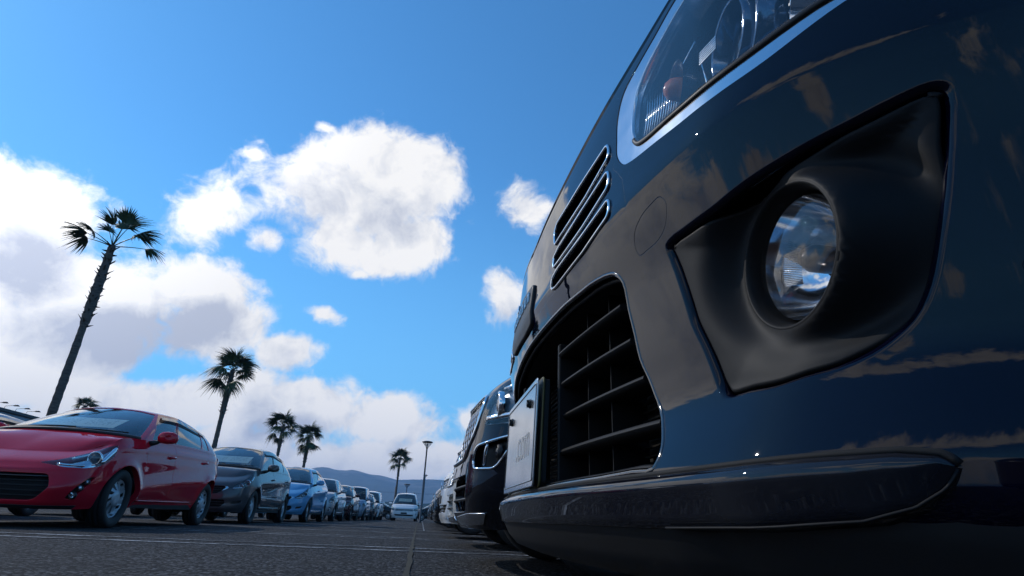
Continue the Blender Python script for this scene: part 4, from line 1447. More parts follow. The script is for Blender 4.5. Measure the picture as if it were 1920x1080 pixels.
SP_NOTE = dict(W=1.695, H=1.525, wb=2.60, fo=.83, ro=.67, tr=.300, tw=.180, rr=.195, rim='seven', nose=.24,
    zb=[.19, .19, .195, .20, .21, .22, .24, .26, .28, .28],
    zt=[.80, .81, .87, .93, .985, 1.03, 1.06, 1.08, 1.06, 1.06],
    gf=[(0, .12), (.10, .0), (.3, .0), (.55, .07), (.78, .26), (1, 1)], rake=.34, rrake=.10,
    xA=-.22, xB=-1.14, xC=-2.70, cowlx=.30, crown=.05, mirmat=None,
    roof_front=(-.98, 1.475, -1.08, .50, 1.43), roof_mid=(-1.7, .545, 1.465), roof_rear=(-3.02, 1.45, -2.94, .49, 1.40),
    sidewin=[('side_window', [(1.13, .06), (1.44, .05), (1.44, .90), (1.10, .86), (1.06, .60)], 'window'),
             ('pillar_trim', [(1.444, .04), (1.466, .04), (1.466, .905), (1.444, .905)], 'window'),
             ('side_window', [(1.47, .05), (1.80, .08), (1.80, .88), (1.47, .90)], 'tint_window')],
    crease=[(.72, .022, .10, .10), (.26, .016, .10, .0)], flare=.02, visor=True,
    dents=[(.85, .26, .4, .10, -.02)],
    features=[
        dict(kind='headlight', poly=lr([(.56, .66), (.70, .60), (.86, .585), (1.20, .65), (1.42, .78), (1.52, .93), (1.15, .88), (.8, .77)], .05), bulbs=[(1.12, .74, .040), (.90, .69, .026)], strips=[(.66, .64, .95, .63, .012), (1.28, .76, 1.40, .86, .012)]),
        dict(kind='grille', mid=True, poly=lr([(-.34, .48), (.34, .48), (.50, .66), (.44, .72), (-.44, .72), (-.50, .66)], .05), slats=[(.53, .007, 'black_plastic'), (.59, .007, 'black_plastic'), (.65, .007, 'black_plastic')], emblem=(.60, .055)),
        dict(kind='trim', name='grille_bar', mat='chrome', poly=lr([(.18, .50), (.28, .49), (.56, .655), (.50, .70)], .02), off=.006),
        dict(kind='intake', mid=True, poly=lr([(-.48, .13), (.48, .13), (.58, .24), (.52, .34), (-.52, .34), (-.58, .24)], .04), slats=[(.20, .008, 'black_plastic'), (.27, .008, 'black_plastic')]),
        dict(kind='intake', poly=lr([(.72, .20), (1.08, .22), (1.10, .30), (.74, .29)], .03), deep=.03, inner='black_plastic'),
    ])

SP_SWIFT = dict(W=1.695, H=1.50, wb=2.45, fo=.80, ro=.59, tr=.305, tw=.185, rr=.21, rim='ten', nose=.20,
    zb=[.19, .19, .195, .20, .21, .22, .24, .26, .28, .28],
    zt=[.84, .845, .88, .93, .97, 1.00, 1.02, 1.03, 1.02, 1.02],
    gf=[(0, .15), (.10, .02), (.3, .0), (.55, .07), (.78, .28), (1, 1)], rake=.22, rrake=.10,
    xA=-.42, xB=-1.22, xC=-2.46, cowlx=.24, crown=.04,
    roof_front=(-1.0, 1.455, -1.10, .53, 1.42), roof_mid=(-1.6, .56, 1.445), roof_rear=(-2.72, 1.43, -2.66, .50, 1.38),
    sidewin=[('side_window', [(1.09, .06), (1.44, .05), (1.44, .90), (1.07, .88)], 'window'),
             ('pillar_trim', [(1.444, .04), (1.466, .04), (1.466, .905), (1.444, .905)], 'window'),
             ('side_window', [(1.47, .05), (1.84, .08), (1.80, .88), (1.47, .90)], 'tint_window')],
    crease=[(.80, .012, .08, .0), (.28, .018, .10, .1)], flare=.026,
    features=[
        dict(kind='headlight', poly=lr([(.80, .60), (1.10, .57), (1.34, .66), (1.44, .80), (1.30, .90), (.98, .86), (.80, .74)], .07), bulbs=[(1.10, .72, .05)], strips=[(.86, .64, 1.3, .67, .012)]),
        dict(kind='grille', mid=True, poly=lr([(-.40, .18), (.40, .18), (.62, .34), (.60, .58), (-.60, .58), (-.62, .34)], .08), slats=[(.27, .006, 'black_plastic'), (.36, .006, 'black_plastic'), (.46, .006, 'chrome'), (.52, .006, 'black_plastic')], emblem=(.50, .06)),
        dict(kind='fog', poly=lr([(.84, .18), (1.08, .20), (1.10, .36), (.9, .38)], .04), bulbs=[(.97, .28, .03)], deep=.03),
    ])

SP_VAN = dict(W=1.83, H=1.88, wb=2.95, fo=.95, ro=.95, tr=.33, tw=.21, rr=.23, rim='five', nose=.20,
    zb=[.19, .19, .195, .20, .21, .22, .24, .26, .28, .28],
    zt=[.96, .965, 1.00, 1.04, 1.06, 1.08, 1.09, 1.10, 1.10, 1.10],
    gf=[(0, .2), (.10, .04), (.3, .0), (.6, .06), (.82, .25), (1, 1)], rake=.24, rrake=.05,
    xA=-.05, xB=-1.30, xC=-3.62, cowlx=.32, crown=.05,
    roof_front=(-.80, 1.80, -.92, .60, 1.74), roof_mid=(-2.0, .66, 1.80), roof_rear=(-3.80, 1.80, -3.75, .62, 1.74),
    sidewin=[('side_window', [(1.09, .06), (1.36, .05), (1.36, .90), (1.08, .88)], 'window'),
             ('side_window', [(1.38, .05), (1.66, .05), (1.66, .90), (1.38, .90)], 'tint_window'),
             ('side_window', [(1.68, .05), (1.93, .07), (1.93, .88), (1.68, .90)], 'tint_window')],
    crease=[(.84, .012, .07, .0)], flare=.016,
    features=[
        dict(kind='headlight', poly=lr([(.62, .60), (.95, .56), (1.32, .60), (1.42, .80), (1.2, .84), (.66, .76)], .04), bulbs=[(1.10, .66, .04), (.86, .67, .035)], strips=[(.70, .73, 1.35, .78, .012)]),
        dict(kind='grille', mid=True, poly=lr([(-.58, .56), (.58, .56), (.60, .74), (-.60, .74)], .03), slats=[(.59, .010, 'chrome'), (.64, .008, 'chrome'), (.69, .008, 'chrome')], inner='lamp_inner', deep=.04, emblem=(.65, .06)),
        dict(kind='intake', mid=True, poly=lr([(-.60, .16), (.60, .16), (.70, .30), (-.70, .30)], .03), slats=[(.20, .006, 'black_plastic'), (.25, .006, 'black_plastic')]),
        dict(kind='fog', poly=lr([(.92, .22), (1.12, .24), (1.14, .44), (.98, .44)], .04), bulbs=[(1.04, .33, .032)], deep=.03),
        dict(kind='trim', name='number_plate_holder', mid=True, mat='black_plastic', poly=lr([(-.17, .33), (.17, .33), (.17, .46), (-.17, .46)], .02), off=.012),
    ])

# upright wagon with a net grille, chrome-edged fog lamps and a bright lower lip
SP_SUV = dict(W=1.76, H=1.72, wb=2.64, fo=.74, ro=.80, tr=.335, tw=.215, rr=.24, rim='five', nose=.26,
    zb=[.20, .20, .205, .215, .22, .23, .25, .27, .29, .29],
    zt=[1.03, 1.04, 1.11, 1.16, 1.18, 1.18, 1.18, 1.18, 1.18, 1.18],
    gf=[(0, .30), (.08, .10), (.22, .0), (.45, .06), (.70, .20), (.86, .45), (1, 1)], rake=.24, rrake=.08,
    xA=-.30, xB=-1.25, xC=-2.9, cowlx=.30, crown=.09, cowlz=1.25,
    roof_front=(-1.02, 1.65, -1.14, .56, 1.60), roof_mid=(-1.8, .60, 1.65), roof_rear=(-3.15, 1.64, -3.08, .55, 1.58),
    sidewin=[('side_window', [(1.10, .06), (1.44, .05), (1.44, .90), (1.08, .88)], 'window'),
             ('pillar_trim', [(1.444, .04), (1.466, .04), (1.466, .905), (1.444, .905)], 'window'),
             ('side_window', [(1.47, .05), (1.84, .08), (1.80, .88), (1.47, .90)], 'tint_window')],
    crease=[(.84, .012, .07, .0)], flare=.020,
    dents=[(.8, .45, .4, .08, .02)],
    features=[
        dict(kind='headlight', poly=lr([(.56, .72), (.62, .60), (.96, .56), (1.32, .66), (1.44, .84), (1.10, .90), (.62, .84)], .05), bulbs=[(.94, .72, .08), (.72, .71, .06)], strips=[(.62, .64, 1.10, .61, .022), (.70, .82, 1.30, .82, .016)], inner='lamp_white', deep=.035),
        dict(kind='grille', mid=True, poly=lr([(-.38, .42), (.38, .42), (.50, .58), (.52, .78), (.46, .83), (-.46, .83), (-.52, .78), (-.50, .58)], .06), mesh=(.035, .05, .006, 'satin'), deep=.06, rim=.010),
        dict(kind='fog', poly=lr([(.58, .34), (.84, .32), (1.00, .44), (.98, .49), (.62, .47)], .05), bulbs=[(.84, .41, .034)], deep=.04, rim=.008, strips=[(.70, .35, .74, .47, .010)]),
        dict(kind='intake', mid=True, poly=lr([(-.40, .09), (.40, .09), (.46, .17), (.44, .32), (-.44, .32), (-.46, .17)], .05), slats=[(.17, .008, 'black_plastic'), (.25, .008, 'black_plastic')], deep=.08),
        dict(kind='trim', name='lower_lip', mat='satin', poly=lr([(.12, .020), (.66, .030), (.74, .085), (.50, .085), (.12, .065)], .02), off=.010),
    ])

# small box-shaped wagon
SP_KEI = dict(W=1.475, H=1.66, wb=2.46, fo=.56, ro=.36, tr=.28, tw=.155, rr=.185, rim='seven', nose=.16,
    zb=[.19, .19, .195, .20, .21, .22, .24, .26, .28, .28],
    zt=[.90, .905, .93, .96, .98, 1.00, 1.01, 1.01, 1.01, 1.01],
    gf=[(0, .2), (.10, .03), (.3, .0), (.6, .06), (.82, .25), (1, 1)], rake=.20, rrake=.05,
    xA=-.20, xB=-1.05, xC=-2.55, cowlx=.24, crown=.04,
    roof_front=(-.62, 1.60, -.70, .52, 1.56), roof_mid=(-1.6, .56, 1.60), roof_rear=(-2.72, 1.58, -2.68, .52, 1.54),
    sidewin=[('side_window', [(1.07, .06), (1.40, .05), (1.40, .90), (1.06, .88)], 'window'),
             ('side_window', [(1.43, .05), (1.80, .06), (1.80, .90), (1.43, .90)], 'tint_window'),
             ('quarter_window', [(1.83, .06), (1.94, .08), (1.94, .86), (1.83, .88)], 'tint_window')],
    crease=[(.84, .010, .07, .0)], flare=.012,
    features=[
        dict(kind='headlight', poly=lr([(.76, .62), (1.02, .60), (1.26, .66), (1.34, .82), (1.10, .86), (.80, .82)], .06), bulbs=[(1.02, .72, .05)], strips=[(.82, .66, 1.2, .68, .012)]),
        dict(kind='grille', mid=True, poly=lr([(-.60, .62), (.60, .62), (.62, .74), (-.62, .74)], .04), slats=[(.68, .008, 'chrome')], emblem=(.68, .05), deep=.04),
        dict(kind='intake', mid=True, poly=lr([(-.50, .14), (.50, .14), (.60, .32), (-.60, .32)], .05), slats=[(.2, .008, 'black_plastic'), (.26, .008, 'black_plastic')]),
        dict(kind='fog', poly=lr([(.82, .20), (1.04, .22), (1.06, .38), (.86, .38)], .06), bulbs=[(.95, .29, .035)], deep=.03),
    ])

# ================================================================== the left-hand file of cars, nose towards the viewer
def put(root, x, y, rz, label, group, cat='car'):
    root.location = (x, y, 0); root.rotation_euler = (0, 0, rz)
    tag(root, label, cat, group)
    return root


def sheet_mat():
    m, g, b = mat('printed_price_sheet')
    uv = obj_co(g)
    sp = g.n('ShaderNodeSeparateXYZ'); g.put(sp.inputs[0], uv)
    y, z = sp.outputs[1], sp.outputs[2]
    rows = g.m('GREATER_THAN', g.m('FRACT', g.m('MULTIPLY', z, 22.0)), .45)
    words = g.step(g.noise(g.v('MULTIPLY', uv, (1, 60, 22)), 1.0, 2, .7), .45, .55)
    blk = g.m('MULTIPLY', g.m('LESS_THAN', g.m('ABSOLUTE', g.m('SUBTRACT', g.m('ABSOLUTE', y), .20)), .16), g.m('LESS_THAN', g.m('ABSOLUTE', g.m('ADD', z, -.02)), .12))
    ink = g.m('MULTIPLY', g.m('MULTIPLY', rows, words), blk)
    c = g.mix(g.m('MULTIPLY', ink, .75), (.78, .80, .76, 1), (.05, .08, .10, 1))
    setp(g, b, Base_Color=c, Roughness=.6)
    return m


M['sheet'] = sheet_mat()
GL = 'cars parked nose to tail in the left-hand file'
GR = 'cars parked side by side in the right-hand row'
CARS = {}


def sheet(car, sp, label, dy=0.0, w=.86, h=.34, lift=.0):
    """price sheet propped up behind the windscreen"""
    x = sp['xA'] + .06; zc = sp.get('cowlz', 1.0)
    o = mobj('price_sheet', [(0, -w / 2, -h / 2), (0, w / 2, -h / 2), (0, w / 2, h / 2), (0, -w / 2, h / 2), (-.004, -w / 2, -h / 2), (-.004, w / 2, -h / 2), (-.004, w / 2, h / 2), (-.004, -w / 2, h / 2)],
             [(0, 1, 2, 3), (7, 6, 5, 4), (0, 4, 5, 1), (1, 5, 6, 2), (2, 6, 7, 3), (3, 7, 4, 0)], M['sheet'], smooth=False)
    rz = car.rotation_euler.z
    k = (sp['roof_front'][0] - (sp['xA'] + sp.get('cowlx', .26))) / (sp['roof_front'][1] - sp['zt'][4])      # slope of the screen
    z = sp['zt'][4] + .20 + lift
    xc = sp['xA'] + sp.get('cowlx', .26) + k * (z - sp['zt'][4]) - .10
    ca, sa = math.cos(rz), math.sin(rz)
    o.location = (car.location.x + ca * xc - sa * dy, car.location.y + sa * xc + ca * dy, z)
    o.rotation_euler = (0, math.atan(k), rz)
    tag(o, label, 'price sheet', 'price sheets behind windscreens')
    return o


def build(name, sp, pm, lod): return make_car(name, sp, pm, lod)[0]


XL = -3.29
LEFT = R(-90)
red = put(build('parked_car', SP_RED, P_RED, 2), XL - .833, 6.99, LEFT, 'red hatchback with smoked window visors, nearest car of the left-hand file', GL)
sheet(red, SP_RED, 'white printed price sheet behind the windscreen of the red hatchback', -.05)
note = build('parked_car', SP_NOTE, P_GREY, 2)
grey = put(note, XL + .06 - .833, 11.98, LEFT, 'dark grey hatchback parked right behind the red one', GL)
sheet(grey, SP_NOTE, 'white price sheet behind the windscreen of the dark grey hatchback', .05)
blue = put(paint_copy(note, P_BLUE, P_GREY), XL + .17 - .833, 16.97, LEFT, 'bright blue hatchback with blue mirrors, third in the left-hand file', GL)
sheet(blue, SP_NOTE, 'small price sheet in the windscreen corner of the blue hatchback', -.30, .5, .34)
sw = build('parked_car', SP_SWIFT, P_SILVER, 1)
put(sw, XL + .18 - .833, 21.9, LEFT, 'silver hatchback with a wide black grille, behind the blue one', GL)
sheet(sw, SP_SWIFT, 'price sheet behind the windscreen of the silver hatchback', -.38, .4)
nl = build('parked_car', SP_NOTE, P_MAROON, 1)
put(nl, XL + .18 - .833, 26.9, LEFT, 'dark maroon hatchback behind the silver one', GL)
kei = build('parked_car', SP_KEI, P_ICE, 1)
put(kei, XL + .36 - .72, 31.2, LEFT, 'pale blue-silver small car with round fog lamps, behind the maroon one', GL)
sheet(kei, SP_KEI, 'price sheet behind the windscreen of the pale small car', -.3, .4)
put(paint_copy(nl, P_BLACK, P_MAROON), XL + .36 - .833, 36.2, LEFT, 'black hatchback between the pale small car and the white van', GL)
van = build('parked_van', SP_VAN, P_WHITE, 1)
put(van, -1.30, 42.0, LEFT, 'white minivan facing the camera at the far end of the aisle', 'vans at the far end', 'van')
sheet(van, SP_VAN, 'price sheet behind the windscreen of the white minivan', 0.0, .9, .34, .1)
put(paint_copy(van, P_WHITE, P_WHITE), XL + .36 - .90, 41.6, LEFT, 'white van closing the left-hand file, beside the black hatchback', 'vans at the far end', 'van')
# second file, mostly hidden
for k, (pm, y, base, old) in enumerate(((P_SILVER, 8.3, note, P_GREY), (P_BLACK, 13.2, note, P_GREY), (P_WHITE, 18.2, note, P_GREY), (P_SILVER, 23.0, note, P_GREY))):
    put(paint_copy(base, pm, old), -7.25, y, LEFT, ('silver hatchback half hidden behind the red one, at the left edge', 'black hatchback of the hidden second file, seen under the grey one', 'white hatchback of the hidden second file, seen under the blue one', 'silver hatchback of the hidden second file, seen under the silver one')[k], 'cars of the second file on the left')
# dark cars across the end
for k, (x, y, rz, t) in enumerate(((-4.2, 52.5, R(0), 'black car parked across the end, left of the white minivan'), (1.2, 54, R(180), 'black car parked across the end, right of the white minivan'))):
    put(paint_copy(nl, P_BLACK, P_MAROON), x + 1.3 * (1 if rz == 0 else -1), y, rz, t, 'dark cars across the far end')

# ================================================================== the right-hand row, noses to the aisle
RIGHT = R(180)
suv = build('parked_car', SP_SUV, P_NAVY, 2)
put(suv, .16 + SP_SUV['fo'], 3.62, RIGHT, 'dark navy car with net grille and chrome-edged fog lamp, next to the nearest car', GR)
w3 = put(paint_copy(suv, P_PEARL, P_NAVY), .22 + SP_SUV['fo'], 6.15, RIGHT, 'pearl white car with net grille, third in the right-hand row', GR)
vr = build('parked_van', SP_VAN, P_WHITE, 1)
put(vr, .22 + SP_VAN['fo'], 8.7, RIGHT, 'white van behind the pearl car in the right-hand row', GR, 'van')
row = [(P_SILVER, 'silver'), (P_BLACK, 'black'), (P_WHITE, 'white'), (P_GREY, 'grey'), (P_BLACK, 'black'), (P_SILVER, 'silver'), (P_WHITE, 'white'), (P_NAVY, 'navy'), (P_SILVER, 'silver')]
od = ['fourth', 'fifth', 'sixth', 'seventh', 'eighth', 'ninth', 'tenth', 'eleventh', 'twelfth']
kr = build('parked_car', SP_KEI, P_BLACK, 1)
for k, (pm, cn) in enumerate(row):
    y = 11.25 + 2.53 * k
    if k % 3 == 1: c = paint_copy(vr, pm, P_WHITE); fo = SP_VAN['fo']
    elif k % 3 == 2: c = paint_copy(suv, pm, P_NAVY); fo = SP_SUV['fo']
    else: c = paint_copy(kr, pm, P_BLACK); fo = SP_KEI['fo']
    put(c, .24 + (.06, -.04, .02)[k % 3] + fo, y, RIGHT, '%s car seen as a sliver, %s behind the nearest one in the right-hand row' % (cn, od[k]), GR)
for o in (kr,):
    put(o, .30 + SP_KEI['fo'], 11.25 + 2.53 * 9, RIGHT, 'black small car near the end of the right-hand row, by the lamp post', GR)
vb = paint_copy(vr, P_BLACK, P_WHITE)  # unseen van added behind the camera so the near corner reflects dark
put(vb, -1.05, -3.3, R(90), 'added black van behind the viewpoint, out of view, darkening the reflection in the corner of the closest van', 'vans at the far end', 'van')
vb['group'] = 'added vans near the viewpoint'
# black car added out of frame, only to darken what the closest paint mirrors
put(paint_copy(suv, P_BLACK, P_NAVY), .34 + SP_SUV['fo'], -1.75, RIGHT, 'added black car on the near side of the closest car, out of view, darkening the reflections in its paint', GR)

# ================================================================== the closest car: midnight blue, seen along its front
FO = .80
HERO_X, HERO_Y = .170, 1.06
P_HERO = paint('midnight_blue_paint', (.0009, .0013, .0085), 0.0, .0, .012, 1.39)
DZK = [.17, .24, .262, .285, .30, .318, .335, .350, .365, .385, .42, .50, .58, .606, .612, .618, .64, .70, .76, .80, .86, .95, 1.10]
DXK = [.06, .015, .000, .000, .005, .0135, .0215, .0275, .0305, .0305, .0285, .022, .006, .0008, .0, .0002, .0025, .008, .014, .018, .027, .055, .16]
DH = Curve1(DZK, DXK)


def hero_x(y, z):
    a = np.abs(y); t = np.clip((a - .62) / .24, 0, .97)
    return FO - (.18 * y * y + .25 * (1 - np.sqrt(1 - t * t)) + DH(z))


def SF(uv):
    y, z = uv[:, 0], uv[:, 1]
    return np.stack([hero_x(y, z), y, z], 1)


HOODK = Curve1([-.9, -.845, -.70, -.62, -.57, -.50, -.39, -.25, -.08, 0, .08, .25, .39, .50, .57, .62, .70, .845, .9],
               [.962, .955, .935, .908, .884, .857, .833, .807, .787, .779, .787, .807, .833, .857, .884, .908, .935, .955, .962])
HL_FRAME = [(.4507, .7346), (.456, .705), (.4755, .6784), (.4943, .6697), (.5544, .6576), (.61, .648), (.657, .6435), (.7028, .6466), (.7553, .6690), (.79, .687), (.80, .72), (.795, .7643), (.7708, .8309), (.7294, .8788), (.6455, .8931), (.5728, .8703), (.5378, .8508), (.4983, .835), (.4604, .8149), (.4480, .775)]
HL_LENS = [(.4960, .7138), (.5103, .6887), (.5252, .6815), (.58, .6735), (.6377, .6668), (.6905, .6681), (.7388, .6810), (.7737, .694), (.7804, .7528), (.7603, .8105), (.7154, .850), (.6527, .8607), (.5900, .8458), (.5558, .8289), (.5173, .8059), (.4972, .7803), (.4925, .745)]
SLOTS = [[(.4239, .7498), (.4322, .7341), (.4316, .7214), (.3581, .6995), (.2382, .6896), (.2143, .6881), (.2008, .7167), (.211, .7332), (.3271, .7408)],
         [(.4336, .6971), (.4396, .6823), (.4377, .6668), (.3583, .6477), (.2499, .639), (.2213, .6401), (.217, .6615), (.2405, .6691), (.3512, .6826)],
         [(.4422, .6451), (.4482, .6305), (.4451, .6166), (.3612, .6035), (.241, .5985), (.2171, .6012), (.2252, .6192), (.2496, .6253), (.3613, .6325)]]
TOW = [(.4918, .5686), (.5118, .5805), (.5353, .5846), (.5529, .5846), (.5606, .5737), (.5542, .5558), (.5423, .5447), (.5262, .5392), (.508, .5383), (.4895, .5392), (.4853, .5517)]
FOGHOLE = [(.5367, .5296), (.5493, .5353), (.6257, .5368), (.6942, .5457), (.7389, .5533), (.7651, .5604), (.7802, .5635), (.7866, .560), (.7882, .5489), (.7816, .5178), (.7701, .4679), (.7599, .43), (.7511, .4023), (.739, .3787), (.7223, .3633), (.6956, .3516), (.6483, .3455), (.5926, .3471), (.581, .3589), (.5537, .4322), (.5417, .4959)]
GR_HALF = [(0, .5685), (.118, .5666), (.2562, .564), (.3651, .5578), (.4185, .549), (.4342, .5409), (.4454, .5253), (.4471, .4884), (.4595, .4222), (.4867, .3685), (.5083, .3358), (.5207, .3159), (.5232, .3022), (.5165, .289), (.3966, .2860), (.1762, .2850), (0, .2848)]


def dens_loop(P, step=.008):
    P = np.asarray(P, float); out = []
    for a, b in zip(P, np.roll(P, -1, axis=0)):
        k = max(1, int(np.linalg.norm(b - a) / step))
        for j in range(k): out.append(a + (b - a) * j / k)
    return np.array(out)


def sm(P, n=6): return catmull(P, n)


def shrink(poly, d):
    """move a loop inwards by d"""
    P = np.asarray(poly); a = np.roll(P, 1, 0); b = np.roll(P, -1, 0)
    t = b - a; t /= np.maximum(np.linalg.norm(t, axis=1, keepdims=True), 1e-9)
    n = np.stack([-t[:, 1], t[:, 0]], 1)
    ar = (P[:, 0] * b[:, 1] - b[:, 0] * P[:, 1]).sum()
    return P + n * (d if ar > 0 else -d)


def fill(S, poly, step, off=0.0, **k):
    """surface patch inside a loop"""
    lo, hi = poly.min(0) - step, poly.max(0) + step
    us = np.arange(lo[0], hi[0] + step, step); vs = np.arange(lo[1], hi[1] + step, step)
    V, F = triangulate(us, vs, [poly], (1, 1), step * .45)
    F = F[inside(V[F].mean(1), poly)]
    return panel(S, V, F, off=off, eps=(5e-4, 5e-4), **k)


SP_HERO = dict(W=1.71, H=1.82, wb=2.70, fo=FO, ro=.75, tr=.31, tw=.19, rr=.21, rim='five', nose=.20,
    zb=[.22, .22, .22, .22, .22, .23, .25, .27, .29, .29],
    zt=[.96, .96, .962, .985, 1.02, 1.05, 1.06, 1.06, 1.06, 1.06],
    gf=[(0, .2), (.10, .03), (.3, .0), (.6, .06), (.82, .25), (1, 1)], rake=.10, rrake=.05,
    xA=-.10, xB=-1.15, xC=-3.20, cowlx=.28, crown=.04, cut=1.42,
    roof_front=(-.62, 1.74, -.72, .56, 1.69), roof_mid=(-1.8, .61, 1.75), roof_rear=(-3.30, 1.74, -3.26, .58, 1.69),
    sidewin=[('side_window', [(1.08, .06), (1.38, .05), (1.38, .90), (1.07, .88)], 'window'),
             ('side_window', [(1.40, .05), (1.70, .05), (1.70, .90), (1.40, .90)], 'tint_window'),
             ('side_window', [(1.72, .05), (1.93, .07), (1.93, .88), (1.72, .90)], 'tint_window')],
    crease=[(.84, .010, .07, .0)], flare=.014, features=[])


def build_hero():
    root, SA, SG, uo = make_car('parked_van', SP_HERO, P_HERO, 1)
    root.location = (HERO_X + FO, HERO_Y, 0); root.rotation_euler = (0, 0, math.pi)
    tag(root, 'closest vehicle: gleaming midnight blue van front with round fog lamp, filling the right half', 'van')
    # ---------------- loops on the fascia
    both = lambda P: [np.asarray(P), np.asarray(P) * np.array([-1, 1])]
    frame = sm(HL_FRAME); lens = sm(HL_LENS)
    slots = [rounded(s, .006, 3) for s in SLOTS]
    tow = sm(TOW, 5)
    fog = catmull(dens_loop(FOGHOLE, .02), 3)
    grl = np.array(GR_HALF); full = np.concatenate([grl, (grl * np.array([-1, 1]))[::-1][1:-1]])
    grl = catmull(dens_loop(full, .03), 3)
    hy = np.linspace(-.846, .846, 140); hz = HOODK(hy)
    hood_cut = np.concatenate([np.stack([hy, hz], 1), [(.86, .952), (.86, 1.02), (-.86, 1.02), (-.86, .952)]])
    hood_cut = np.concatenate([np.stack([hy, hz], 1), [(.846, 1.02), (-.846, 1.02)]])
    # upper panel between hood and bumper, its lower seam at z = .597
    yp = np.linspace(-.487, .487, 60)
    up_lo = np.stack([yp, .5885 + .030 * np.abs(yp)], 1)
    side_r = np.array([(.490, .612), (.478, .655), (.464, .674), (.449, .69), (.440, .7346), (.438, .775), (.449, .8165)])
    yq = np.linspace(.449, -.449, 60)
    up = np.concatenate([up_lo, side_r, np.stack([yq, HOODK(yq) - .012], 1)[1:-1], (side_r * np.array([-1, 1]))[::-1]])
    loops = [hood_cut, grl, up] + both(frame) + both(tow) + both(fog)
    for s in slots: loops += both(s)
    pos = np.concatenate([np.arange(0, .66, .0125), np.arange(.66, .84, .0065), [.846]])
    neg = np.concatenate([np.arange(.022, .70, .022), np.arange(.70, .84, .012), [.846]])
    us = np.concatenate([-neg[::-1], pos])
    vs = np.unique(np.round(np.concatenate([np.arange(.236, .585, .0115), np.arange(.585, .64, .0045), np.arange(.64, .97, .0125)]), 5))
    V, F = triangulate(us, vs, loops, (1, 1), .0032)
    c = V[F].mean(1); free = np.ones(len(F), bool)
    def take(poly):
        nonlocal free
        i = inside(c, poly) & free; free = free & ~i
        return F[i]
    take(hood_cut); take(grl)
    sl = [[take(p) for p in both(s)] for s in slots]
    for p in both(frame): take(p)
    tw = [take(p) for p in both(tow)]
    for p in both(fog): take(p)
    Fup = take(up)
    E = (5e-4, 5e-4)
    bord = lambda uv: (np.abs(uv[:, 0]) > .8455) | (uv[:, 1] < .2365)
    fogb, grlb = [shrink(q, -.004) for q in both(fog)], shrink(grl, -.004)
    def rad(uv):
        r = np.full(len(uv), .0022)
        r[inside(uv, fogb[0]) | inside(uv, fogb[1])] = .0085
        r[inside(uv, grlb)] = .0065
        return r
    p = panel(SF, V, F[free], fillet=rad, depth=.03, border=bord, eps=E, nf=5)
    bumper = mobj('bumper', p[0], p[1], P_HERO, root, p[2])
    p = panel(SF, V, Fup, gap=.0012, fillet=.003, depth=.02, eps=E, nf=3)
    upper = mobj('grille_panel', p[0], p[1], P_HERO, root, p[2])
    for Fq in tw:
        p = panel(SF, V, Fq, gap=.0016, fillet=.0012, depth=.012, eps=E, nf=2)
        mobj('tow_eye_cover', p[0], p[1], P_HERO, bumper, p[2])
    # ---------------- slots: chrome rim, dark channel
    for s in slots:
        for k, q in enumerate(both(s)):
            pr = panel_rim(SF, q, .0026, .0012)
            mobj('slot_trim', pr[0], pr[1], M['chrome'], upper, pr[2])
            p = fill(SF, shrink(q, .001), .02, -.028)
            mobj('slot_back', p[0], p[1], M['dark'], upper, p[2])
    # ---------------- badge plinth in the middle of the upper panel
    bd = rounded([(.071, .668), (.071, .5935), (.0, .590), (-.17, .596), (-.17, .668), (-.05, .682)], .008, 3, .01)
    p = fill(SF, bd, .012, .006, fillet=.005, depth=.03, nf=3)
    bp = mobj('badge_plinth', p[0], p[1], M['black_plastic'], upper, p[2])
    for i in range(7):
        y = .056 - i * .031; q = SF(np.array([[y, .650]]))[0]
        b = MB()
        b.box((q[0] + .0075, y, .650), (.003, .005, .020)); b.box((q[0] + .0075, y - .011, .650), (.003, .005, .020))
        b.box((q[0] + .0073, y - .0055, .657 - .012 * (i % 2)), (.003, .013, .004))
        b.obj('badge_letter', M['satin'], bp)
    # ---------------- headlamps
    for s in (1, -1):
        k = np.array([s, 1])
        fr, ln = frame * k, lens * k
        lo, hi = fr.min(0) - .02, fr.max(0) + .02
        v2, f2 = triangulate(np.arange(lo[0], hi[0], .012), np.arange(lo[1], hi[1], .012), [fr, ln], (1, 1), .004)
        cc = v2[f2].mean(1); inl = inside(cc, ln); inf = inside(cc, fr) & ~inl
        p = panel(SF, v2, f2[inf], off=-.001, gap=.001, fillet=.004, depth=.03, eps=E, nf=3)
        hl = mobj('headlight', p[0], p[1], M['satin_trim'], root, p[2])
        p = panel(SF, v2, f2[inl], off=.001, gap=.0045, fillet=.004, depth=.012, eps=E, nf=3)
        mobj('lens', p[0], p[1], M['lens_hero'], hl, p[2])
        # ribbed rubber seal under the lens
        q = SF(ln[[i for i in range(len(ln)) if ln[i][1] < .70]]); q[:, 2] -= .0; q[:, 0] -= .002
        o = np.argsort(q[:, 1]); q = q[o]
        MB().tube([tuple(a) for a in q], .0042, 8).obj('seal', M['black_plastic'], hl, True)
        for i in range(0, 220):
            t = i / 219; a = q[0] * (1 - t) + q[-1] * t
            j = np.searchsorted(q[:, 1], a[1]); j = min(max(j, 1), len(q) - 1)
            w = (a[1] - q[j - 1, 1]) / max(q[j, 1] - q[j - 1, 1], 1e-6); pt = q[j - 1] * (1 - w) + q[j] * w
            if i % 2 == 0 and t > .25: MB().box((pt[0] + .0034, pt[1], pt[2]), (.0012, .0010, .0055)).obj('seal_rib', M['rubber'], hl)
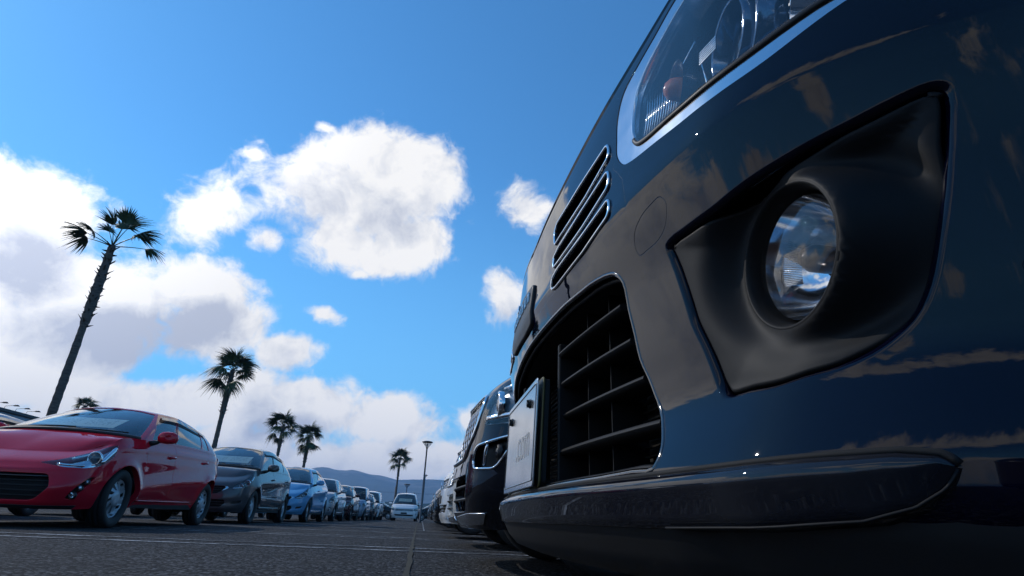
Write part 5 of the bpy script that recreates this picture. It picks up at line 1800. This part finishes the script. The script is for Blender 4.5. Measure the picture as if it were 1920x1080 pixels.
        # bucket
        def SB(uv):
            c0 = ln.mean(0); P = SF(c0 + (uv - c0) * .97)
            d = np.linalg.norm((uv - c0) / np.array([.15, .095]), axis=1)
            P[:, 0] -= .135 - .085 * np.clip(d, 0, 1.15)**2
            return P
        p = fill(SB, shrink(ln, .004), .012)
        mobj('bucket', p[0], p[1], M['lamp_dark'], hl, p[2])
        # side wall behind the lens rim
        q0 = SF(shrink(ln, .004)); q1 = SB(shrink(ln, .004)); q0[:, 0] -= .012
        n = len(q0); Vw = np.concatenate([q0, q1]); Fw = [(i, (i + 1) % n, n + (i + 1) % n, n + i) for i in range(n)]
        mobj('bucket_wall', Vw, Fw, M['lamp_dark'], hl)
        def at(y, z, d): q = SF(np.array([[y * s, z]]))[0]; return Vector((q[0] - d, q[1], q[2]))
        ax = Matrix.Rotation(R(90), 4, 'Y')
        def lathe_at(y, z, d, prof, nm, m, n=32):
            MB().lathe(prof, n, Matrix.Translation(at(y, z, d)) @ Matrix.Rotation(R(-8 * s), 4, 'Z') @ ax).obj(nm, M[m], hl, True)
        # fluted plate at the inner end
        for i in range(13):
            y = .502 + i * .0042; zt_ = .800 - .001 * i; zb_ = .694 + .0012 * i
            a, b_ = at(y, zt_, .016 + .001 * i), at(y, zb_, .014 + .001 * i)
            MB().tube([a, (a + b_) / 2 + Vector((-.002, 0, 0)), b_], .0011, 5).obj('flute', M['reflector'], hl, True)
        # turn signal: amber bulb in a chrome cup, open frame around it
        lathe_at(.562, .738, .040, [(.008, -.012), (.022, .0), (.032, .020), (.035, .022)], 'signal_cup', 'lamp_cup')
        lathe_at(.562, .738, .036, [(.012, .0), (.0150, .012), (.013, .024), (.007, .030), (.0005, .032)], 'signal_bulb', 'amber', 20)
        for (y0, z0, y1, z1) in ((.535, .76, .585, .795), (.535, .76, .548, .69), (.548, .69, .612, .686), (.585, .795, .612, .686)):
            MB().tube([at(y0, z0, .028), at(y1, z1, .028)], .0014, 6).obj('signal_frame', M['reflector'], hl, True)
        # projector shrouds
        lathe_at(.640, .742, .075, [(.040, 0), (.044, .045), (.046, .047), (.0475, .045), (.0445, .0)], 'shroud', 'lamp_shroud', 40)
        lathe_at(.640, .742, .060, [(.052, 0), (.056, .022), (.0575, .024), (.059, .022), (.056, .0)], 'shroud', 'lamp_shroud', 40)
        lathe_at(.640, .742, .080, [(.036, 0), (.034, .018), (.024, .030), (.012, .036), (.0005, .038)], 'projector', 'projector', 32)
        lathe_at(.720, .742, .085, [(.006, -.03), (.026, -.018), (.044, .010), (.052, .045), (.0535, .047), (.055, .045), (.050, .0)], 'main_beam_bowl', 'reflector', 40)
        lathe_at(.720, .742, .085, [(.006, -.02), (.008, .012), (.007, .028), (.0005, .032)], 'main_beam_bulb', 'bulb_glass', 16)
        for i in range(6):
            a, b_ = at(.605 + .0, .735 + i * .0035, .020), at(.632, .735 + i * .0035, .020)
            MB().tube([a, b_], .0008, 4).obj('mould_mark', M['reflector'], hl)
    # ---------------- fog lamps
    FC = (.666, .4620)
    for s in (1, -1):
        k = np.array([s, 1]); fl = shrink(fog, .0115) * k
        fc = np.array([FC[0] * s, FC[1]])
        if s > 0: pass
        nrm = 1.0
        lo_, hi_ = fl.min(0), fl.max(0)
        # distance to the rim for the dish
        def dist(uv, poly):
            A = poly; B = np.roll(poly, -1, 0); d = np.full(len(uv), 9.0)
            for a, b in zip(A, B):
                ab = b - a; L = max(ab @ ab, 1e-12); t = np.clip(((uv - a) @ ab) / L, 0, 1)
                e = uv - (a + t[:, None] * ab); d = np.minimum(d, np.hypot(e[:, 0], e[:, 1]))
            return d
        cen = fl.mean(0); pol = fl - cen; th = np.arctan2(pol[:, 1], pol[:, 0]); o_ = np.argsort(th)
        tt = np.concatenate([th[o_] - 2 * math.pi, th[o_], th[o_] + 2 * math.pi]); rr0 = np.tile(np.hypot(pol[o_, 0], pol[o_, 1]), 3)
        ringx = hero_x(np.array([fc[0]]), np.array([fc[1]]))[0] - .0105
        def SD(uv):
            P = SF(uv)
            rel = (uv - fc) * np.array([s, 1]); r = np.hypot(rel[:, 0], rel[:, 1])
            q = uv - cen; rho = np.hypot(q[:, 0], q[:, 1]) / np.interp(np.arctan2(q[:, 1], q[:, 0]), tt, rr0)
            # shallow step along the rim, an oval bay on the corner side, and a ring of even level round the lamp
            bay = np.hypot((rel[:, 0] - .034) / .080, (rel[:, 1] + .002) / .092)
            outer = sstep(-.08, .05, rel[:, 0])
            dep = .004 + .004 * sstep(1.0, .60, rho) + .009 * outer * sstep(.99, .74, rho) + .027 * sstep(1.04, .45, bay)
            P[:, 0] -= dep
            kk = np.exp(-(np.maximum(r - .0660, 0) / .016)**2)
            P[:, 0] = P[:, 0] * (1 - kk) + ringx * kk
            return P
        hole = np.array([(fc[0] + .0650 * math.cos(a), fc[1] + .0650 * math.sin(a)) for a in np.linspace(0, 2 * math.pi, 48, endpoint=False)])
        st = .0042 if s > 0 else .010
        v2, f2 = triangulate(np.arange(lo_[0] - .01, hi_[0] + .01, st), np.arange(lo_[1] - .01, hi_[1] + .01, st), [fl, hole], (1, 1), st * .4)
        cc = v2[f2].mean(1); ok = inside(cc, fl) & ~inside(cc, hole)
        p = panel(SD, v2, f2[ok], eps=(2.0e-3, 2.0e-3), fillet=lambda uv: np.where(np.hypot(uv[:, 0] - fc[0], uv[:, 1] - fc[1]) < .07, 1e-5, .0035), depth=.02, nf=3)
        bz = mobj('fog_lamp_bezel', p[0], p[1], M['bezel_plastic'], root, p[2])
        # dark gap behind the gloss strip
        p = fill(SF, shrink(fog, -.002) * k, .03, -.075)
        mobj('bezel_back', p[0], p[1], M['dark'], bz, p[2])
        fxp = hero_x(np.array([fc[0]]), np.array([fc[1]]))[0]
        Mx = Matrix.Translation((fxp - .030, fc[0], fc[1])) @ Matrix.Rotation(R(90), 4, 'Y')
        rl = .0560
        def lt(prof, nm, m, n=40): return MB().lathe(prof, n, Mx).obj(nm, M[m], bz, True)
        lt([(.0662, .0185), (.0645, .0202), (.0625, .0192), (.0606, .015), (.0590, .008), (.0578, -.002), (.0570, -.02)], 'lamp_collar', 'bezel_plastic', 56)
        lt([(rl, .006), (rl * .98, .009), (rl * .75, .0155), (rl * .4, .0195), (.0005, .021)], 'fog_lens', 'lens_hero')
        lt([(rl * .99, .003), (rl * .90, -.016), (rl * .7, -.032), (rl * .42, -.043), (rl * .20, -.047)], 'reflector', 'reflector')
        lt([(.0006, .004), (.008, .002), (.0125, -.006), (.0125, -.020), (.010, -.046)], 'bulb_shield', 'bulb_cap', 24)
        for i in range(40):
            a = R(100) + R(85) * i / 39
            r0, r1 = rl * .76, rl * .93
            P = [Mx @ Vector((r0 * -math.sin(a - R(0)), r0 * math.cos(a) * s, -.026)), Mx @ Vector((r1 * -math.sin(a), r1 * math.cos(a) * s, -.012))]
            if s > 0: MB().tube(P, .0005, 4, False).obj('flute', M['chrome'], bz)
    # ---------------- lower grille
    back = fill(SF, grl, .03, -.10)
    gr = mobj('lower_grille', back[0], back[1], M['dark'], root, back[2])
    ring = panel_rim(SF, shrink(grl, .0035), .0045, -.003)
    mobj('grille_surround', ring[0], ring[1], M['gloss_black'], gr, ring[2])
    qa = SF(grl); qb = qa.copy(); qa[:, 0] -= .010; qb[:, 0] -= .105; n = len(qa)
    mobj('duct', np.concatenate([qa, qb]), [(i, (i + 1) % n, n + (i + 1) % n, n + i) for i in range(n)], M['dark'], gr)
    rim2 = panel_rim(SF, shrink(grl, .012), .004, -.012)
    mobj('grille_inner_rim', rim2[0], rim2[1], M['bezel_plastic'], gr, rim2[2])
    for (z, yl, yr) in ((.5005, -.418, .418), (.4505, -.432, .432), (.3990, -.452, .452), (.3420, -.490, .490)):
        for y0, y1 in ((yl, -.178), (.178, yr)):
            t = np.linspace(y0, y1, 26); q = SF(np.stack([t, np.full(26, z)], 1)); q[:, 0] -= .010
            V_ = []; prof = [(.002, -.0050), (.006, -.0030), (.0078, .0), (.0066, .0032), (.003, .0052), (-.010, .0054), (-.040, .003), (-.040, -.003), (-.010, -.0050)]
            for a in q:
                for (dx, dz) in prof: V_.append((a[0] + dx, a[1], a[2] + dz))
            m_ = len(prof)
            F_ = [(i * m_ + j, i * m_ + (j + 1) % m_, (i + 1) * m_ + (j + 1) % m_, (i + 1) * m_ + j) for i in range(25) for j in range(m_)]
            F_ += [tuple(range(m_))[::-1], tuple(range(25 * m_, 26 * m_))]
            smooth_by_angle(mobj('slat', V_, F_, M['bezel_plastic'], gr), 50)
    for y in (.252, .335, -.252, -.335):
        q = hero_x(np.array([y]), np.array([.42]))[0]
        MB().box((q - .045, y, .42), (.05, .003, .262)).obj('upright', M['bezel_plastic'], gr)
    for s in (1, -1):
        q = hero_x(np.array([.172]), np.array([.42]))[0]
        MB().box((q - .022, s * .174, .40), (.05, .010, .24), 0, 1, .002).obj('plate_side_post', M['bezel_plastic'], gr)
        q = hero_x(np.array([.455]), np.array([.40]))[0]
        MB().box((q - .060, s * .462, .40), (.04, .07, .26)).obj('duct_wall', M['duct'], gr)
    for i in range(22):                                               # radiator fins far back
        z = .300 + i * .0115
        x = FO - .115
        MB().box((x, 0, z), (.006, .86, .0022)).obj('radiator_fin', M['fin'], gr)
    MB().box((FO - .125, 0, .42), (.004, .92, .29)).obj('radiator', M['dark'], gr)
    # sloping tray at the bottom of the opening
    t = np.linspace(-.515, .515, 50); q0 = SF(np.stack([t, np.full(50, .2855)], 1)); q1 = q0.copy(); q1[:, 0] -= .085; q1[:, 2] += .028
    Vt = np.concatenate([q0 + np.array([.0, 0, .001]), q1]); mobj('tray', Vt, [(i, i + 1, 51 + i, 50 + i) for i in range(49)], M['bezel_plastic'], gr)
    for i in range(9):
        y = -.15 + i * .0375; q = hero_x(np.array([y]), np.array([.29]))[0]
        MB().box((q - .016, y, .294), (.02, .004, .018)).obj('vent_rib', M['bezel_plastic'], gr)
    # ---------------- number plate with advertising print
    zc, pw, ph = .3775, .165, .0855
    px = FO + .0045
    out = rounded([(-pw, zc - ph), (pw, zc - ph), (pw, zc + ph), (-pw, zc + ph)], .010, 4)
    def SPl(uv): return np.stack([px + .0 * uv[:, 0] - (uv[:, 1] - zc) * .03, uv[:, 0], uv[:, 1]], 1)
    def SPb(uv): P = SPl(uv); P[:, 0] -= .009; return P
    p = fill(SPb, shrink(out, -.0005), .05, 0, depth=.012)
    pl = mobj('number_plate', p[0], p[1], M['black_plastic'], root, p[2])
    p = fill(SPl, out, .05, 0, fillet=.0012, depth=.001, nf=2)
    mobj('plate_face', p[0], p[1], M['plate'], pl, p[2])
    q = SPb(shrink(out, -.0015)); q[:, 0] -= .002
    MB().tube([tuple(a) for a in np.concatenate([q, q[:1]])], .0022, 6).obj('plate_seal', M['seal_yellow'], pl, True)
    q = SPl(shrink(out, .008)); q[:, 0] += .0006
    MB().tube([tuple(a) for a in np.concatenate([q, q[:1]])], .0009, 5).obj('plate_bead', M['plate'], pl, True)
    for y in (.105, -.105):
        b = MB(); Mx = Matrix.Translation((px - .002, y, zc + .052)) @ Matrix.Rotation(R(90), 4, 'Y')
        b.lathe([(.0080, 0), (.0080, .0025), (.006, .0032), (.006, .0045), (.0005, .005)], 6, Mx); b.obj('bolt', M['bolt'], pl)
        MB().box((px + .002, y, zc + .052), (.006, .013, .0035)).obj('bolt_slot', M['bolt'], pl); MB().box((px + .0021, y, zc + .052), (.006, .0035, .013)).obj('bolt_slot', M['bolt'], pl)
    fc_ = bpy.data.curves.new('print', 'FONT'); fc_.body = '.com'; fc_.size = .088; fc_.extrude = .0004; fc_.align_x = 'RIGHT'
    to = bpy.data.objects.new('print_tmp', fc_); COL.objects.link(to)
    dg = bpy.context.evaluated_depsgraph_get(); me = bpy.data.meshes.new_from_object(to.evaluated_get(dg))
    bpy.data.objects.remove(to)
    V_ = [(px + .0008 - (zc - .036 + v.co.y - zc) * .03, .118 + v.co.x * .82, zc - .036 + v.co.y) for v in me.vertices]
    F_ = [tuple(pp.vertices) for pp in me.polygons]
    mobj('plate_lettering', V_, F_, M['plate_print'], pl, smooth=False)
    # ---------------- lip spoiler and valance
    def base(y): return hero_x(y, np.full_like(y, .2735))
    ty = np.concatenate([np.linspace(-.7562, -.70, 14), np.linspace(-.69, .69, 70), np.linspace(.70, .7562, 30)])
    zl = np.interp(np.abs(ty), [0, .50, .56, .66, .718, .740, .7515, .7548, .7562], [.2395, .2395, .2400, .2425, .2485, .2570, .2675, .2745, .2790])
    zh = np.interp(np.abs(ty), [0, .52, .63, .695, .735, .751, .7550, .7562], [.2850, .2850, .2862, .2880, .2890, .2865, .2825, .2800])
    k = np.clip((zh - zl) / .045, 0, 1); bx = base(ty)
    prof = [(-.012, 1.10), (.004, 1.0), (.0125, .90), (.0165, .78), (.0150, .64), (.0125, .45), (.0095, .22), (.0075, .04), (.002, -.04), (-.012, -.08)]
    V_ = []
    for i in range(len(ty)):
        for (dx, q) in prof: V_.append((bx[i] + dx * (.35 + .65 * k[i]), ty[i], zl[i] + (zh[i] - zl[i]) * q))
    m_ = len(prof); n = len(ty)
    F_ = [(i * m_ + j, (i + 1) * m_ + j, (i + 1) * m_ + j + 1, i * m_ + j + 1) for i in range(n - 1) for j in range(m_ - 1)]
    lipo = mobj('lip_spoiler', V_, F_, P_LIP, root)
    MB().tube([(bx[j] + .001, ty[j], zh[j] + .0012) for j in range(n)], .0028, 6).obj('lip_gap', M['dark'], lipo, True)
    # raised lower edge of the lip end, and the valance below
    for s in (1, -1):
        i = np.where((ty * s > .53))[0]
        P = [(bx[j] + .0095 * (.35 + .65 * k[j]), ty[j], zl[j] - .001) for j in i]
        MB().tube(P, .0012, 6).obj('lip_edge', M['bezel_plastic'], lipo, True)
    ty2 = np.linspace(-.83, .83, 60); vx = hero_x(ty2, np.full(60, .262))
    prof = [(.006, .262), (.003, .2405), (-.002, .234), (-.012, .215), (-.030, .196), (-.060, .186), (-.16, .188), (-.45, .23)]
    V_ = [(vx[i] + dx * (1.0) - .012 * (abs(ty2[i]) > .55), ty2[i], z) for i in range(60) for dx, z in prof]
    m_ = len(prof)
    mobj('valance', V_, [(i * m_ + j, (i + 1) * m_ + j, (i + 1) * m_ + j + 1, i * m_ + j + 1) for i in range(59) for j in range(m_ - 1)], M['valance'], root)
    # ---------------- bonnet, behind a dark gap
    uA = uo(SP_HERO['xA'])
    A = SA(np.array([[uA, 1.0]]))[0]; cw = SP_HERO['cowlx']; cz = A[2] + .03
    def SHd(uv):
        y = uv[:, 0]; t = uv[:, 1]
        ze = HOODK(y) + .016; xe = hero_x(y, ze) - .001
        a = np.clip(np.abs(y) / .846, 0, 1)
        xc = (SP_HERO['xA'] + cw) * (1 - a**2) + A[0] * a**2; zc_ = cz * (1 - a**2) + A[2] * a**2
        tt = np.clip(t, 0, 1)
        x = xe + (xc - xe) * t + .022 * np.sin(math.pi * np.clip(tt * 6, 0, 1) * .5) * (1 - tt) - .0
        z = ze + (zc_ - ze) * (1 - (1 - tt)**2.1)
        return np.stack([x, y, z], 1)
    us2 = np.linspace(-.845, .845, 70); vs2 = np.concatenate([np.linspace(0, .12, 14), np.linspace(.15, 1, 16)])
    v2, f2 = triangulate(us2, vs2, [], (1, 1))
    nz = normals_of(SHd, np.array([[.1, .5]]), (1e-3, 1e-3))[0, 2]
    p = panel(SHd, v2, f2, fillet=.003, depth=.02, flip=bool(nz < 0), eps=(1e-3, 2e-3), border=lambda uv: uv[:, 1] > .001, nf=3)
    mobj('bonnet', p[0], p[1], P_HERO, root, p[2])
    # what is seen through the gap
    q = SF(np.stack([hy, HOODK(hy) + .004], 1)); q[:, 0] -= .018
    q2 = q.copy(); q[:, 2] -= .02; q2[:, 2] += .02
    mobj('gap_seal', np.concatenate([q, q2]), [(i, i + 1, len(hy) + i + 1, len(hy) + i) for i in range(len(hy) - 1)], M['dark'], root)
    return root


def panel_rim(S, poly, r, lift, n=6):
    """round bead that follows a loop on the surface"""
    P = S(poly); N = normals_of(S, poly, (5e-4, 5e-4)); P = P + N * lift
    T = np.roll(P, -1, 0) - np.roll(P, 1, 0); T /= np.maximum(np.linalg.norm(T, axis=1, keepdims=True), 1e-9)
    B = np.cross(T, N)
    V = []; NN = []; m = len(P)
    for k in range(n):
        a = 2 * math.pi * k / n
        d = N * math.cos(a) + B * math.sin(a)
        V.append(P + d * r); NN.append(d)
    F = []
    for k in range(n):
        j = (k + 1) % n
        for i in range(m):
            i2 = (i + 1) % m
            F.append((k * m + i, k * m + i2, j * m + i2, j * m + i))
    tri = []
    for f in F: tri += [(f[0], f[1], f[2]), (f[0], f[2], f[3])]
    V = np.concatenate(V); tri = np.array(tri)
    NN = np.concatenate(NN)
    fn = np.cross(V[tri[0, 1]] - V[tri[0, 0]], V[tri[0, 2]] - V[tri[0, 0]])
    if fn @ NN[tri[0, 0]] < 0: tri = tri[:, ::-1]
    return V, tri, NN


P_LIP = paint('lip_paint', (.0030, .0040, .009), 0.0, .0, .12)
M['satin_trim'] = plain('satin_lamp_frame', (.62, .65, .68), .13, 1.0, .03)
M['lens_hero'] = glass('clear_lamp_cover', (.93, .95, .97), 1.0, dirt=.015)
M['lamp_dark'] = plain('lamp_bucket', (.13, .14, .16), .16, .9, .2)
M['lamp_cup'] = plain('lamp_cup', (.35, .30, .28), .2, .9, .2)
M['lamp_shroud'] = plain('lamp_shroud', (.16, .20, .26), .10, .8, .1)
M['bulb_glass'] = plain('bulb_glass', (.55, .58, .62), .05, .3, .1, coat=1.0)
M['bulb_cap'] = plain('bulb_cap', (.020, .010, .010), .35, .3, .2)
M['bezel_plastic'] = plain('moulded_plastic', (.0120, .0120, .0128), .55, 0, .12, 16, bmp=.10, bscale=1400, spec=.18)
M['duct'] = plain('duct_plastic', (.030, .030, .032), .55)
M['fin'] = plain('radiator_fin', (.045, .040, .034), .45, .6)
M['plate'] = plain('brushed_plate', (.40, .41, .42), .20, .9, .05, 10)
M['plate_print'] = plain('plate_print', (.80, .81, .82), .5, .0, .05)
M['seal_yellow'] = plain('aged_seal', (.12, .10, .03), .6)
M['bolt'] = plain('bolt', (.03, .032, .036), .3, .6)
M['valance'] = plain('valance_plastic', (.010, .010, .011), .55, 0, .25, 9)
build_hero()

# ================================================================== air
def haze():
    m = bpy.data.materials.new('haze_air'); m.use_nodes = True
    g = G(m.node_tree); m.node_tree.nodes.clear()
    v = g.n('ShaderNodeVolumePrincipled')
    v.inputs['Color'].default_value = (.30, .57, 1.0, 1)
    v.inputs['Density'].default_value = 0.00022
    v.inputs['Anisotropy'].default_value = 0.2
    o = g.n('ShaderNodeOutputMaterial'); m.node_tree.links.new(v.outputs[0], o.inputs['Volume'])
    b = MB(); b.box((0, 0, 150), (18400, 18400, 304))
    tag(b.obj('haze', m), 'pale blue haze over the hills', None, None, 'stuff')


haze()
